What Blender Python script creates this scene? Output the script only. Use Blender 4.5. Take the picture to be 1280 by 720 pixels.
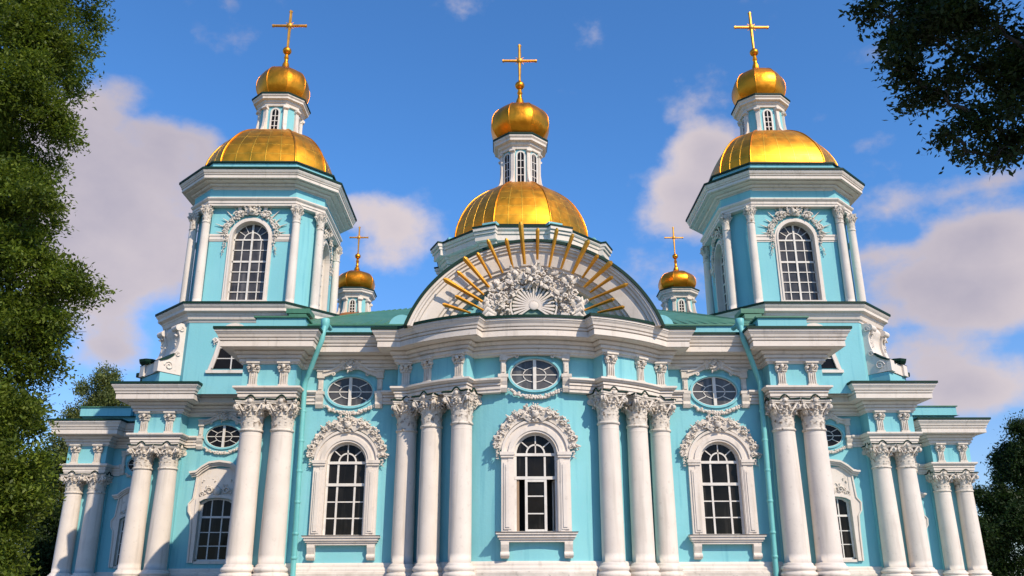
import bpy, math, random
import numpy as np
from mathutils import Vector, Matrix
sin, cos, rad, pi = math.sin, math.cos, math.radians, math.pi
S = bpy.context.scene
C = S.collection
for o in list(bpy.data.objects): bpy.data.objects.remove(o)

# ------------------------------------------------------------------ camera
cam_d = bpy.data.cameras.new('camera'); cam = bpy.data.objects.new('camera', cam_d); C.objects.link(cam)
S.camera = cam
cam_d.sensor_width = 36; cam_d.lens = 1066.16/1280*36
cam_d.clip_end = 5000
TH, YAW, ROLL = rad(19.0605), rad(.6265), rad(.1828)
cam.matrix_world = Matrix.Translation((-1.650, 0, -.8784)) @ Matrix.Rotation(-YAW, 4, 'Z') @ Matrix.Rotation(pi/2+TH, 4, 'X') @ Matrix.Rotation(-ROLL, 4, 'Z')
GZ = -2.45                                     # ground level; z = 0 is the top of the column bases

# ------------------------------------------------------------------ sun and sky
SUN_AZ, SUN_EL = rad(37), rad(39)              # azimuth from the facade normal towards +X
sdir = Vector((sin(SUN_AZ)*cos(SUN_EL), -cos(SUN_AZ)*cos(SUN_EL), sin(SUN_EL)))
sl = bpy.data.lights.new('sun', 'SUN'); sl.energy = 4.5; sl.angle = rad(.5); sl.color = (1, .855, .67)
so = bpy.data.objects.new('sun', sl); C.objects.link(so); so.rotation_euler = sdir.to_track_quat('Z', 'Y').to_euler()
so.location = sdir*200

S.render.engine = 'CYCLES'
S.view_settings.view_transform = 'Standard'; S.view_settings.look = 'None'
S.view_settings.exposure = 0.14; S.view_settings.gamma = 1
S.render.resolution_x = 1024; S.render.resolution_y = 576

W = bpy.data.worlds.new('World'); S.world = W; W.use_nodes = True
def build_world():
    nt = W.node_tree; N = nt.nodes; L = nt.links; N.clear()
    def nd(t, **k):
        n = N.new(t)
        for a, b in k.items(): setattr(n, a, b)
        return n
    def mth(op, a, b=None, c=None, clamp=False):
        n = nd('ShaderNodeMath', operation=op, use_clamp=clamp)
        for i, x in enumerate((a, b, c)):
            if x is None: continue
            if isinstance(x, (int, float)): n.inputs[i].default_value = x
            else: L.new(x, n.inputs[i])
        return n.outputs[0]
    out = nd('ShaderNodeOutputWorld'); bg = nd('ShaderNodeBackground'); bg.inputs[1].default_value = .10
    sky = nd('ShaderNodeTexSky', sky_type='NISHITA', sun_disc=False)
    sky.sun_elevation = SUN_EL; sky.sun_rotation = pi - SUN_AZ
    sky.air_density = 1.0; sky.dust_density = .25; sky.ozone_density = 3.0; sky.altitude = 0
    hs = nd('ShaderNodeHueSaturation'); hs.inputs['Saturation'].default_value = 1.0; hs.inputs['Value'].default_value = 1.0
    tint = nd('ShaderNodeMix', data_type='RGBA', blend_type='MULTIPLY'); tint.inputs[0].default_value = 1; tint.clamp_result = False
    tint.inputs[7].default_value = (.78, 1.40, 1.95, 1); L.new(sky.outputs[0], tint.inputs[6]); L.new(tint.outputs[2], hs.inputs['Color'])
    tc = nd('ShaderNodeTexCoord'); sep = nd('ShaderNodeSeparateXYZ'); L.new(tc.outputs['Generated'], sep.inputs[0])
    low = nd('ShaderNodeMapRange', interpolation_type='SMOOTHSTEP'); low.inputs[1].default_value = rad(2); low.inputs[2].default_value = rad(27); L.new(mth('ARCSINE', sep.outputs[2]), low.inputs[0])
    tm = nd('ShaderNodeMix', data_type='RGBA'); L.new(low.outputs[0], tm.inputs[0]); tm.inputs[6].default_value = (.98, 1.12, 1.42, 1); tm.inputs[7].default_value = (.78, 1.40, 1.95, 1); L.new(tm.outputs[2], tint.inputs[7])
    az = mth('ARCTAN2', sep.outputs[0], sep.outputs[1]); el = mth('ARCSINE', sep.outputs[2])
    def noise(sc, det, rough, seed, zs=1.0):
        mp = nd('ShaderNodeMapping'); mp.inputs['Location'].default_value = (seed, seed*1.7, -seed)
        mp.inputs['Scale'].default_value = (1, 1, zs)
        L.new(tc.outputs['Generated'], mp.inputs[0])
        n = nd('ShaderNodeTexNoise'); n.inputs['Scale'].default_value = sc; n.inputs['Detail'].default_value = det
        n.inputs['Roughness'].default_value = rough; L.new(mp.outputs[0], n.inputs[0]); return n.outputs[0]
    n1 = noise(5.0, 8, .52, 3.1, 1.3); n2 = noise(12, 8, .6, 8.3, 1.3); n3 = noise(2.6, 3, .5, 1.3)
    # banks of cumulus by compass direction: azimuth, elevation, half widths (deg), density
    banks = CLOUDS
    tot = None
    for a0, e0, ra, re, wt in banks:
        da = mth('DIVIDE', mth('SUBTRACT', az, rad(a0)), rad(ra)); de = mth('DIVIDE', mth('SUBTRACT', el, rad(e0)), rad(re))
        q = mth('SQRT', mth('ADD', mth('MULTIPLY', da, da), mth('MULTIPLY', de, de)))
        g = mth('MULTIPLY', mth('SUBTRACT', 1.0, q), wt)
        g = mth('MAXIMUM', g, 0.0); tot = g if tot is None else mth('ADD', tot, g)
    nn = mth('ADD', mth('MULTIPLY', mth('SUBTRACT', n1, .5), 2.6), mth('MULTIPLY', mth('SUBTRACT', n2, .5), 1.5))
    # away from the banks a few thin wisps come from the noise alone
    field = mth('ADD', mth('SUBTRACT', mth('MINIMUM', tot, 1.3), .37), nn)
    mr = nd('ShaderNodeMapRange', interpolation_type='SMOOTHSTEP'); mr.inputs[1].default_value = -.08; mr.inputs[2].default_value = .62
    L.new(field, mr.inputs[0])
    mask = mth('MULTIPLY', mr.outputs[0], .95)
    # cloud colour: lit tops, greyer thick bodies
    mr2 = nd('ShaderNodeMapRange', interpolation_type='SMOOTHSTEP'); mr2.inputs[1].default_value = -.1; mr2.inputs[2].default_value = 1.5
    L.new(mth('ADD', mth('MULTIPLY', field, .45), mth('MULTIPLY', mth('SUBTRACT', n3, .42), 3.2)), mr2.inputs[0])
    cm = nd('ShaderNodeMix', data_type='RGBA'); L.new(mr2.outputs[0], cm.inputs[0])
    cm.inputs[6].default_value = (7.0, 6.1, 6.1, 1); cm.inputs[7].default_value = (3.7, 3.45, 4.3, 1)
    mx = nd('ShaderNodeMix', data_type='RGBA'); L.new(mask, mx.inputs[0]); L.new(hs.outputs[0], mx.inputs[6]); L.new(cm.outputs[2], mx.inputs[7])
    L.new(mx.outputs[2], bg.inputs[0]); L.new(bg.outputs[0], out.inputs[0])
CLOUDS = [(-27.4, 27.3, 4.4, 3.2, 1.5), (-22.2, 26.9, 4.2, 2.2, 1.3), (-25.5, 24.2, 8.5, 3.6, 1.5), (-24.5, 21.0, 8.5, 5.6, 1.7), (-27.2, 17.8, 7.0, 4.4, 1.4), (-8.0, 22.9, 6.6, 3.8, 1.3), (-11.0, 24.5, 3.6, 1.8, 0.6),
          (13.2, 25.0, 6.6, 3.8, 1.4), (15.4, 27.6, 3.8, 2.3, 1.0), (28.0, 31.6, 5, 2.2, 1.0), (25.8, 26.3, 2.6, .9, 0.5), (29.6, 16.6, 8.0, 3.8, 1.5), (32.0, 19.9, 4.5, 2.2, 1.2), (26.3, 22.1, 3.8, 1.8, 0.6),
          (29.1, 10.6, 8.0, 3.0, 1.3), (25, 13.2, 6, 1.6, .9), (33, 22.5, 5, 1.6, .9), (24.5, 19.5, 4, 1.2, .6), (-5.7, 37.2, 9, 2.4, 0.62), (-25.2, 13.4, 4.5, 2.9, 1.3), (-31.0, 26.0, 4, 4, 1), (23.9, 15.5, 2.6, 1.3, 0.5), (60, 20, 20, 7, 1), (-60, 25, 18, 8, 1), (140, 25, 40, 10, 1), (-130, 30, 30, 12, 1)]
build_world()

# ------------------------------------------------------------------ materials
def mat(name, col, rough=.6, metal=0, col2=None, nscale=2.0, bump=0., bscale=20, spec=.5, streak=None, trans=0, grime=None):
    m = bpy.data.materials.new(name); m.use_nodes = True; nt = m.node_tree; N = nt.nodes; L = nt.links
    b = N['Principled BSDF']; b.inputs['Roughness'].default_value = rough; b.inputs['Metallic'].default_value = metal
    b.inputs['Specular IOR Level'].default_value = spec
    b.inputs['Base Color'].default_value = (*col, 1)
    tc = N.new('ShaderNodeTexCoord'); src = None
    geo = N.new('ShaderNodeNewGeometry')
    def noise(sc, det=5, scale=(1, 1, 1)):
        mp = N.new('ShaderNodeMapping'); mp.inputs['Scale'].default_value = scale; L.new(geo.outputs['Position'], mp.inputs[0])
        n = N.new('ShaderNodeTexNoise'); n.inputs['Scale'].default_value = sc; n.inputs['Detail'].default_value = det; L.new(mp.outputs[0], n.inputs[0]); return n.outputs[0]
    cur = None
    def mixin(fac, c):
        nonlocal cur
        x = N.new('ShaderNodeMix'); x.data_type = 'RGBA'; L.new(fac, x.inputs[0])
        if cur is None: x.inputs[6].default_value = (*col, 1)
        else: L.new(cur, x.inputs[6])
        x.inputs[7].default_value = (*c, 1); cur = x.outputs[2]
    def ramp(s, a, b_):
        r = N.new('ShaderNodeMapRange'); r.inputs[1].default_value = a; r.inputs[2].default_value = b_; L.new(s, r.inputs[0]); return r.outputs[0]
    if col2: mixin(ramp(noise(nscale), .35, .68), col2)
    if streak: mixin(ramp(noise(1.0, 6, (3.2, 3.2, .22)), .55, .85), streak)
    if grime: mixin(ramp(noise(4.5, 8), *((.54, .72) if 'capital' in name else (.60, .80))), grime)
    if cur is not None: L.new(cur, b.inputs['Base Color'])
    if bump:
        bn = N.new('ShaderNodeBump'); bn.inputs['Strength'].default_value = bump; bn.inputs['Distance'].default_value = .02
        L.new(noise(bscale, 4), bn.inputs['Height']); L.new(bn.outputs[0], b.inputs['Normal'])
    return m
M = {}
M['paint'] = mat('turquoise_paint', (.205, .51, .56), .75, col2=(.23, .54, .59), nscale=.35, bump=.35, bscale=7, streak=(.125, .38, .46), grime=(.24, .50, .57), spec=.2)
M['white'] = mat('white_stucco', (.72, .65, .58), .75, col2=(.66, .59, .525), nscale=.9, bump=.25, bscale=8, streak=(.47, .42, .365), grime=(.56, .50, .44), spec=.25)
M['relief'] = mat('carved_stucco', (.69, .625, .555), .8, col2=(.55, .495, .43), nscale=3, bump=.4, bscale=14, grime=(.40, .36, .31), spec=.2)
M['capital'] = mat('weathered_capital_stucco', (.69, .62, .54), .8, col2=(.55, .50, .44), nscale=3.5, bump=.5, bscale=12, grime=(.13, .085, .05), spec=.2)
M['plinth'] = mat('peeling_plaster', (.66, .60, .53), .85, col2=(.50, .45, .39), nscale=1.6, bump=.6, bscale=6, grime=(.22, .22, .20), spec=.2)
M['roof'] = mat('green_roof_metal', (.050, .17, .10), .42, col2=(.075, .21, .13), nscale=1.2, bump=.1, bscale=3, streak=(.05, .13, .08))
M['flash'] = mat('dark_green_flashing', (.006, .030, .020), .6, spec=.2)
M['lead'] = mat('brown_lead_strip', (.10, .075, .06), .7)
M['fanback'] = mat('pale_green_backing', (.16, .27, .22), .7)
M['rosin'] = mat('copper_roof', (.42, .16, .04), .45, metal=.5, col2=(.33, .11, .03))
M['frame'] = mat('window_frame_paint', (.70, .67, .62), .55, col2=(.60, .56, .52), nscale=3)
M['wood'] = mat('brown_casement', (.28, .19, .12), .6)
M['pipe'] = mat('turquoise_pipe_paint', (.14, .46, .46), .5, col2=(.17, .50, .49), nscale=2, streak=(.05, .27, .29))
M['black'] = mat('interior_shade_black', (.012, .011, .010), .9)  # near-black colour standing in for the shade of unlit interiors
M['curtain'] = mat('pale_curtain', (.16, .15, .13), .9, col2=(.09, .085, .075), nscale=6)

def glass_mat(name, base, rough=.06, spec=.3):
    m = mat(name, base, rough, spec=spec, col2=tuple(x*.35 for x in base), nscale=.9, streak=tuple(min(.2, x*2.2+.02) for x in base), bump=.5, bscale=1.3)
    return m
M['glass'] = glass_mat('dark_window_glass', (.014, .0115, .009), .06, .14)
M['glassb'] = glass_mat('upper_window_glass', (.105, .098, .095), .12)
M['glasst'] = glass_mat('tower_window_glass', (.075, .070, .070), .10)

def gold_mat(name, c1, c2, seams=True, rough=.42):
    m = bpy.data.materials.new(name); m.use_nodes = True; nt = m.node_tree; N = nt.nodes; L = nt.links
    b = N['Principled BSDF']; b.inputs['Metallic'].default_value = 1
    uv = N.new('ShaderNodeUVMap'); uv.uv_map = 'UVMap'
    br = N.new('ShaderNodeTexBrick'); L.new(uv.outputs[0], br.inputs[0])
    br.offset = 0; br.inputs['Scale'].default_value = 1; br.inputs['Brick Width'].default_value = 1.0; br.inputs['Row Height'].default_value = 1.0
    br.inputs['Mortar Size'].default_value = .045 if seams else 0; br.inputs['Mortar Smooth'].default_value = .3
    br.inputs['Color1'].default_value = (*c1, 1); br.inputs['Color2'].default_value = (*c2, 1); br.inputs['Mortar'].default_value = (min(1, c1[0]*1.1), c1[1]*1.25, c1[2]*1.6, 1)
    geo = N.new('ShaderNodeNewGeometry')
    no = N.new('ShaderNodeTexNoise'); no.inputs['Scale'].default_value = 1.3; no.inputs['Detail'].default_value = 6; L.new(geo.outputs['Position'], no.inputs[0])
    mx = N.new('ShaderNodeMix'); mx.data_type = 'RGBA'; mx.blend_type = 'MULTIPLY'; mx.inputs[0].default_value = .3
    L.new(br.outputs['Color'], mx.inputs[6])
    cr = N.new('ShaderNodeMapRange'); cr.inputs[1].default_value = .3; cr.inputs[2].default_value = .7; cr.inputs[3].default_value = .45; cr.inputs[4].default_value = 1.05
    L.new(no.outputs[0], cr.inputs[0]); L.new(cr.outputs[0], mx.inputs[7]); L.new(mx.outputs[2], b.inputs['Base Color'])
    rr = N.new('ShaderNodeMapRange'); rr.inputs[1].default_value = .3; rr.inputs[2].default_value = .7; rr.inputs[3].default_value = rough-.03; rr.inputs[4].default_value = rough+.08
    L.new(no.outputs[0], rr.inputs[0]); L.new(rr.outputs[0], b.inputs['Roughness'])
    bp = N.new('ShaderNodeBump'); bp.inputs['Strength'].default_value = .8; bp.inputs['Distance'].default_value = .06
    if seams:
        L.new(br.outputs['Fac'], bp.inputs['Height'])
        b2 = N.new('ShaderNodeBump'); b2.inputs['Strength'].default_value = .07; b2.inputs['Distance'].default_value = .05
        n2 = N.new('ShaderNodeTexNoise'); n2.inputs['Scale'].default_value = 1.6; n2.inputs['Detail'].default_value = 3; L.new(geo.outputs['Position'], n2.inputs[0])
        L.new(n2.outputs[0], b2.inputs['Height']); L.new(b2.outputs[0], bp.inputs['Normal'])
    else:
        L.new(no.outputs[0], bp.inputs['Height'])
    L.new(bp.outputs[0], b.inputs['Normal'])
    return m
M['gold'] = gold_mat('gilded_sheet', (.96, .41, .032), (.90, .36, .026))
M['goldp'] = gold_mat('plain_gilding', (.93, .33, .024), (.93, .33, .024), False, .36)
M['goldr'] = gold_mat('gilded_rays', (.98, .50, .075), (.98, .50, .075), False, .5)
M['goldc'] = gold_mat('pale_gilded_cross', (.90, .43, .075), (.90, .43, .075), False, .5)

def leaf_mat(name, c1, c2, tr):
    m = bpy.data.materials.new(name); m.use_nodes = True; nt = m.node_tree; N = nt.nodes; L = nt.links
    b = N['Principled BSDF']; b.inputs['Roughness'].default_value = .55; b.inputs['Specular IOR Level'].default_value = .3
    oi = N.new('ShaderNodeNewGeometry'); mx = N.new('ShaderNodeMix'); mx.data_type = 'RGBA'
    L.new(oi.outputs['Random Per Island'], mx.inputs[0]); mx.inputs[6].default_value = (*c1, 1); mx.inputs[7].default_value = (*c2, 1)
    nn = N.new('ShaderNodeTexNoise'); nn.inputs['Scale'].default_value = .9; nn.inputs['Detail'].default_value = 3; L.new(oi.outputs['Position'], nn.inputs[0])
    rg_ = N.new('ShaderNodeMapRange'); rg_.inputs[1].default_value = .35; rg_.inputs[2].default_value = .65; rg_.inputs[3].default_value = .62; rg_.inputs[4].default_value = 1.25; L.new(nn.outputs[0], rg_.inputs[0])
    mm = N.new('ShaderNodeMix'); mm.data_type = 'RGBA'; mm.blend_type = 'MULTIPLY'; mm.inputs[0].default_value = 1; L.new(mx.outputs[2], mm.inputs[6]); L.new(rg_.outputs[0], mm.inputs[7])
    L.new(mm.outputs[2], b.inputs['Base Color'])
    t = N.new('ShaderNodeBsdfTranslucent'); t.inputs[0].default_value = (*tr, 1)
    ms = N.new('ShaderNodeMixShader'); ms.inputs[0].default_value = .36
    L.new(b.outputs[0], ms.inputs[1]); L.new(t.outputs[0], ms.inputs[2]); L.new(ms.outputs[0], N['Material Output'].inputs[0])
    return m
M['leafA'] = leaf_mat('green_leaves', (.050, .088, .008), (.155, .195, .020), (.14, .20, .015))
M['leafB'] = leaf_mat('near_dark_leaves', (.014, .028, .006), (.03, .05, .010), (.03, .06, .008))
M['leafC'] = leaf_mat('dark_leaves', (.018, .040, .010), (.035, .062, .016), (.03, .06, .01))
M['leafD'] = leaf_mat('pale_green_leaves', (.13, .16, .045), (.20, .23, .075), (.16, .20, .04))
M['bark'] = mat('bark', (.06, .045, .032), .9, col2=(.035, .027, .02), nscale=5, bump=.8, bscale=8)
M['grass'] = mat('grass', (.06, .09, .025), .9, col2=(.09, .11, .04), nscale=.8, bump=.6, bscale=12)
M['paving'] = mat('pale_paving', (.25, .215, .17), .85, col2=(.20, .175, .14), nscale=.6, bump=.3, bscale=4)

# ------------------------------------------------------------------ mesh builder
class MB:
    def __init__(s): s.v = []; s.f = []; s.sm = []; s.uv = {}; s.M = None
    def add(s, vs, fs, smooth=False):
        k = len(s.v)
        if s.M is not None: vs = [tuple(s.M @ Vector(p)) for p in vs]
        s.v += [tuple(p) for p in vs]; s.f += [tuple(i+k for i in f) for f in fs]; s.sm += [smooth]*len(fs)
    def box(s, x0, x1, y0, y1, z0, z1):
        s.add([(x, y, z) for z in (z0, z1) for y in (y0, y1) for x in (x0, x1)],
              [(0, 2, 3, 1), (4, 5, 7, 6), (0, 1, 5, 4), (2, 6, 7, 3), (0, 4, 6, 2), (1, 3, 7, 5)])
    def prism(s, poly, y0, y1):               # polygon in XZ pushed from y0 to y1
        n = len(poly)
        s.add([(x, y0, z) for x, z in poly]+[(x, y1, z) for x, z in poly],
              [tuple(range(n)), tuple(range(2*n-1, n-1, -1))]+[(i, i+n, (i+1) % n+n, (i+1) % n) for i in range(n)])
    def prism_z(s, poly, z0, z1):             # polygon in XY pushed up
        n = len(poly)
        s.add([(x, y, z0) for x, y in poly]+[(x, y, z1) for x, y in poly],
              [tuple(range(n-1, -1, -1)), tuple(range(n, 2*n))]+[(i, (i+1) % n, (i+1) % n+n, i+n) for i in range(n)])
    def ring(s, inn, out, y0, y1, closed=False):  # band between two XZ outlines, y0 front, y1 back
        n = len(inn); vs = []
        for p in (inn, out):
            for y in (y0, y1): vs += [(x, y, z) for x, z in p]
        fs = []
        for i in range(n if closed else n-1):
            j = (i+1) % n
            fs += [(i, j, j+2*n, i+2*n), (i+n, i+3*n, j+3*n, j+n), (i, i+n, j+n, j), (i+2*n, j+2*n, j+3*n, i+3*n)]
        if not closed: fs += [(0, 2*n, 3*n, n), (n-1, 2*n-1, 4*n-1, 3*n-1)]
        s.add(vs, fs)
    def sweep(s, paths, caps=True, closed=False):   # list of equally long 3D polylines, one per profile point
        n = len(paths[0]); m = len(paths); vs = [p for pa in paths for p in pa]; fs = []
        for a in range(m-1):
            for i in range(n if closed else n-1):
                j = (i+1) % n; fs.append((a*n+i, a*n+j, (a+1)*n+j, (a+1)*n+i))
        if caps and not closed: fs += [tuple(a*n for a in range(m)), tuple(a*n+n-1 for a in range(m-1, -1, -1))]
        s.add(vs, fs)
    def lathe(s, prof, n=24, c=(0, 0), ph=0, smooth=True, cap=True):
        vs = []; fs = []
        for r, z in prof:
            for i in range(n): t = ph+2*pi*i/n; vs.append((c[0]+r*cos(t), c[1]+r*sin(t), z))
        for a in range(len(prof)-1):
            for i in range(n): j = (i+1) % n; fs.append((a*n+i, a*n+j, (a+1)*n+j, (a+1)*n+i))
        s.add(vs, fs, smooth)
        if cap:
            s.add([vs[i] for i in range(n)], [tuple(range(n-1, -1, -1))]); k = (len(prof)-1)*n; s.add([vs[k+i] for i in range(n)], [tuple(range(n))])
    def tube(s, pts, rs, n=8, smooth=True):
        pts = [Vector(p) for p in pts]
        if isinstance(rs, (int, float)): rs = [rs]*len(pts)
        vs = []; prev = None
        for i, p in enumerate(pts):
            d = (pts[min(i+1, len(pts)-1)]-pts[max(i-1, 0)]).normalized()
            if prev is None: u = d.orthogonal().normalized()
            else:
                u = prev-d*prev.dot(d)
                u = u.normalized() if u.length > 1e-6 else d.orthogonal().normalized()
            prev = u; w = d.cross(u)
            for k in range(n): t = 2*pi*k/n; vs.append(p+(u*cos(t)+w*sin(t))*rs[i])
        fs = [(a*n+k, a*n+(k+1) % n, (a+1)*n+(k+1) % n, (a+1)*n+k) for a in range(len(pts)-1) for k in range(n)]
        s.add(vs, fs, smooth); s.add(vs[:n], [tuple(range(n-1, -1, -1))]); s.add(vs[-n:], [tuple(range(n))])
    def blob(s, c, r, rot=None, nu=7, nv=5):
        vs = []; R = rot or Matrix.Identity(3)
        if isinstance(r, (int, float)): r = (r, r, r)
        for a in range(nv+1):
            t = pi*a/nv
            for k in range(nu):
                p = 2*pi*k/nu; q = R @ Vector((r[0]*sin(t)*cos(p), r[1]*sin(t)*sin(p), r[2]*cos(t))); vs.append(q+Vector(c))
        fs = [(a*nu+k, (a+1)*nu+k, (a+1)*nu+(k+1) % nu, a*nu+(k+1) % nu) for a in range(nv) for k in range(nu)]
        s.add(vs, fs, True)
    def leafstrip(s, base, up, out, w, h, curl, th=0.03):  # acanthus leaf: rises, then curls outwards
        base = Vector(base); up = Vector(up); out = Vector(out); side = up.cross(out).normalized()
        prof = [(0, 0, .8), (.45, .05, 1), (.8, .28, .95), (.98, .7, .7), (.86, 1.0, .35)]
        vs = []
        for a, b, ww in prof:
            c = base+up*(h*a)+out*(curl*b)
            for k, dd in ((-1, 0), (0, .12), (1, 0)): vs.append(c+side*(k*w*ww/2)+out*(dd*w))
        n = len(vs); vs += [q-out*th-up*0.01 for q in vs]
        fs = []
        for a in range(4):
            for k in range(2):
                i = a*3+k; fs += [(i, i+1, i+4, i+3), (n+i, n+i+3, n+i+4, n+i+1)]
            fs += [(a*3, a*3+3, n+a*3+3, n+a*3), (a*3+2, n+a*3+2, n+a*3+5, a*3+5)]
        fs.append((12, 13, n+13, n+12)); fs.append((13, 14, n+14, n+13))
        s.add(vs, fs)
    def mesh(s, name, m):
        me = bpy.data.meshes.new(name); me.from_pydata(s.v, [], s.f); me.polygons.foreach_set('use_smooth', s.sm)
        me.materials.append(m); me.update(); return me

def link(name, me, parent=None, loc=(0, 0, 0), rz=0, kind=None, label=None, cat=None, group=None):
    o = bpy.data.objects.new(name, me); C.objects.link(o); o.location = loc; o.rotation_euler = (0, 0, rz)
    if parent: o.parent = parent
    if kind: o['kind'] = kind
    if label: o['label'] = label
    if cat: o['category'] = cat
    if group: o['group'] = group
    return o
def part(name, mb, m, parent, loc=(0, 0, 0), rz=0, **k): return link(name, mb.mesh(name, M[m]), parent, loc, rz, **k)
def copy_tree(o, parent=None, loc=None, rz=None):
    c = o.copy(); C.objects.link(c); c.parent = parent
    if loc is not None: c.location = loc
    if rz is not None: c.rotation_euler = (0, 0, rz)
    for ch in o.children: copy_tree(ch, c)
    return c
def arch(w, z0, zs, n=16, rx=None, rz=None, cx=0):     # open outline: up the left jamb, round, down the right
    rx = rx or w; rz = rz or w
    return [(cx-w, z0)]+[(cx-rx*cos(pi*i/n), zs+rz*sin(pi*i/n)) for i in range(n+1)]+[(cx+w, z0)]
def oval(rx, rz, zc, n=32): return [(rx*cos(2*pi*i/n), zc+rz*sin(2*pi*i/n)) for i in range(n)]
rnd = random.Random(5)
def rrot(): return Matrix.Rotation(rnd.uniform(0, 6.3), 3, 'X') @ Matrix.Rotation(rnd.uniform(0, 6.3), 3, 'Y') @ Matrix.Rotation(rnd.uniform(0, 6.3), 3, 'Z')
def curl(mb, c, r, t, hand=1, turns=1.3, yo=0, flat='y'):         # little scroll in the XZ plane
    pts = []
    for i in range(13):
        k = i/12; a = k*turns*2*pi; q = r*(1-.75*k); pts.append((c[0]+hand*q*cos(a), c[1]-yo*k, c[2]+q*sin(a)))
    mb.tube(pts, [t*(1-.4*i/12) for i in range(13)], 6)
def foliage_relief(mb, c, size, n=6):                        # small heap of carved leaves
    for _ in range(n):
        p = (c[0]+rnd.uniform(-1, 1)*size*.8, c[1]+rnd.uniform(-.5, .2)*size*.6, c[2]+rnd.uniform(-1, 1)*size*.8)
        mb.blob(p, (size*rnd.uniform(.22, .5), size*rnd.uniform(.15, .35), size*rnd.uniform(.3, .65)), rrot(), 6, 4)

# ------------------------------------------------------------------ ground
g = MB()
n = 24; g.add([(0, 60, GZ)]+[(2500*cos(2*pi*i/n), 60+2500*sin(2*pi*i/n), GZ) for i in range(n)], [(0, 1+i, 1+(i+1) % n) for i in range(n)])
link('ground', g.mesh('ground', M['grass']), kind='structure')
g = MB(); g.add([(-60, -30, GZ+.004), (60, -30, GZ+.004), (60, 120, GZ+.004), (-60, 120, GZ+.004)], [(0, 1, 2, 3)])
link('pavement', g.mesh('pavement', M['paving']), kind='structure')

# ------------------------------------------------------------------ cathedral
OX, OY = 0, 60
cath = bpy.data.objects.new('cathedral', None); C.objects.link(cath); cath.location = (OX, OY, GZ)
cath['label'] = 'turquoise and white baroque cathedral with gilded domes and white columns'; cath['category'] = 'cathedral'
OFF = (-OX, -OY, -GZ)
def at(x, y, z=0): return (x-OX, y-OY, z-GZ)
BC = 51.9                                                    # centre of the bow front
RW = 8.2                                                     # its wall radius

def mirror_path(right):                                      # right half starting on the axis, left to right in full
    return [(-x, y) for x, y in reversed(right)]+[p for p in right if p[0] > 1e-6 or True]
def wall_outline():
    r = []
    th1 = math.acos((BC-46.75)/RW)
    for i in range(0, 21): t = th1*i/20; r.append((RW*sin(t), BC-RW*cos(t)))
    r += [(15.75, 46.75), (15.75, 62.7), (28.0, 62.7), (28.0, 79.75), (41.0, 79.75), (41.0, 112)]
    l = [(-x, y) for x, y in reversed(r[1:])]
    return l+r
def inset(poly, d):
    out = []; n = len(poly)
    for i, p in enumerate(poly):
        a = Vector(poly[i-1]) if i else None; b = Vector(poly[(i+1) % n]) if i < n-1 else None; p = Vector(p)
        if a is None: a = Vector(poly[-1])
        if b is None: b = Vector(poly[0])
        d1 = (p-a).normalized(); d2 = (b-p).normalized()
        n1 = Vector((-d1.y, d1.x)); n2 = Vector((-d2.y, d2.x)); q = p+(n1+n2)*(d/(1+n1.dot(n2))); out.append((q.x, q.y))
    return out
WP = wall_outline(); WI = inset(WP, .9)
def hollow(poly, inner, z0, z1):
    mb = MB(); n = len(poly)
    mb.add([(x, y, z) for z in (z0, z1) for x, y in poly]+[(x, y, z) for z in (z0, z1) for x, y in inner],
           [f for i in range(n) for j in [(i+1) % n] for f in ((i, j, j+n, i+n), (2*n+i, 3*n+i, 3*n+j, 2*n+j), (i+n, j+n, j+3*n, i+3*n), (i, i+2*n, j+2*n, j))])
    return mb
def cut(obj, cutters):                                       # cut the openings out of a wall
    cb = MB()
    for Mx, poly, y0, y1 in cutters: cb.M = Mx; cb.prism(poly, y0, y1)
    cme = cb.mesh('cutter', M['white']); co = bpy.data.objects.new('cutter', cme); C.objects.link(co)
    import bmesh
    for me in (obj.data, cme):
        bm = bmesh.new(); bm.from_mesh(me); bmesh.ops.remove_doubles(bm, verts=bm.verts, dist=1e-5); bmesh.ops.recalc_face_normals(bm, faces=bm.faces); bm.to_mesh(me); bm.free()
    co.location = (0, 0, 0)
    m_ = obj.modifiers.new('b', 'BOOLEAN'); m_.operation = 'DIFFERENCE'; m_.solver = 'EXACT'; m_.object = co
    pl = obj.location.copy(); pp = obj.parent; obj.parent = None; obj.location = (0, 0, 0)
    bpy.context.view_layer.update()
    dg = bpy.context.evaluated_depsgraph_get(); me = bpy.data.meshes.new_from_object(obj.evaluated_get(dg))
    obj.modifiers.clear(); obj.data = me; obj.location = pl; obj.parent = pp
    bpy.data.objects.remove(co)

wall = part('wall', hollow(WP, WI, -.1, 12.2), 'paint', cath, OFF)
cuts = []
def T(x, y, rz=0): return Matrix.Translation((x, y, 0)) @ Matrix.Rotation(rz, 4, 'Z')

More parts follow.
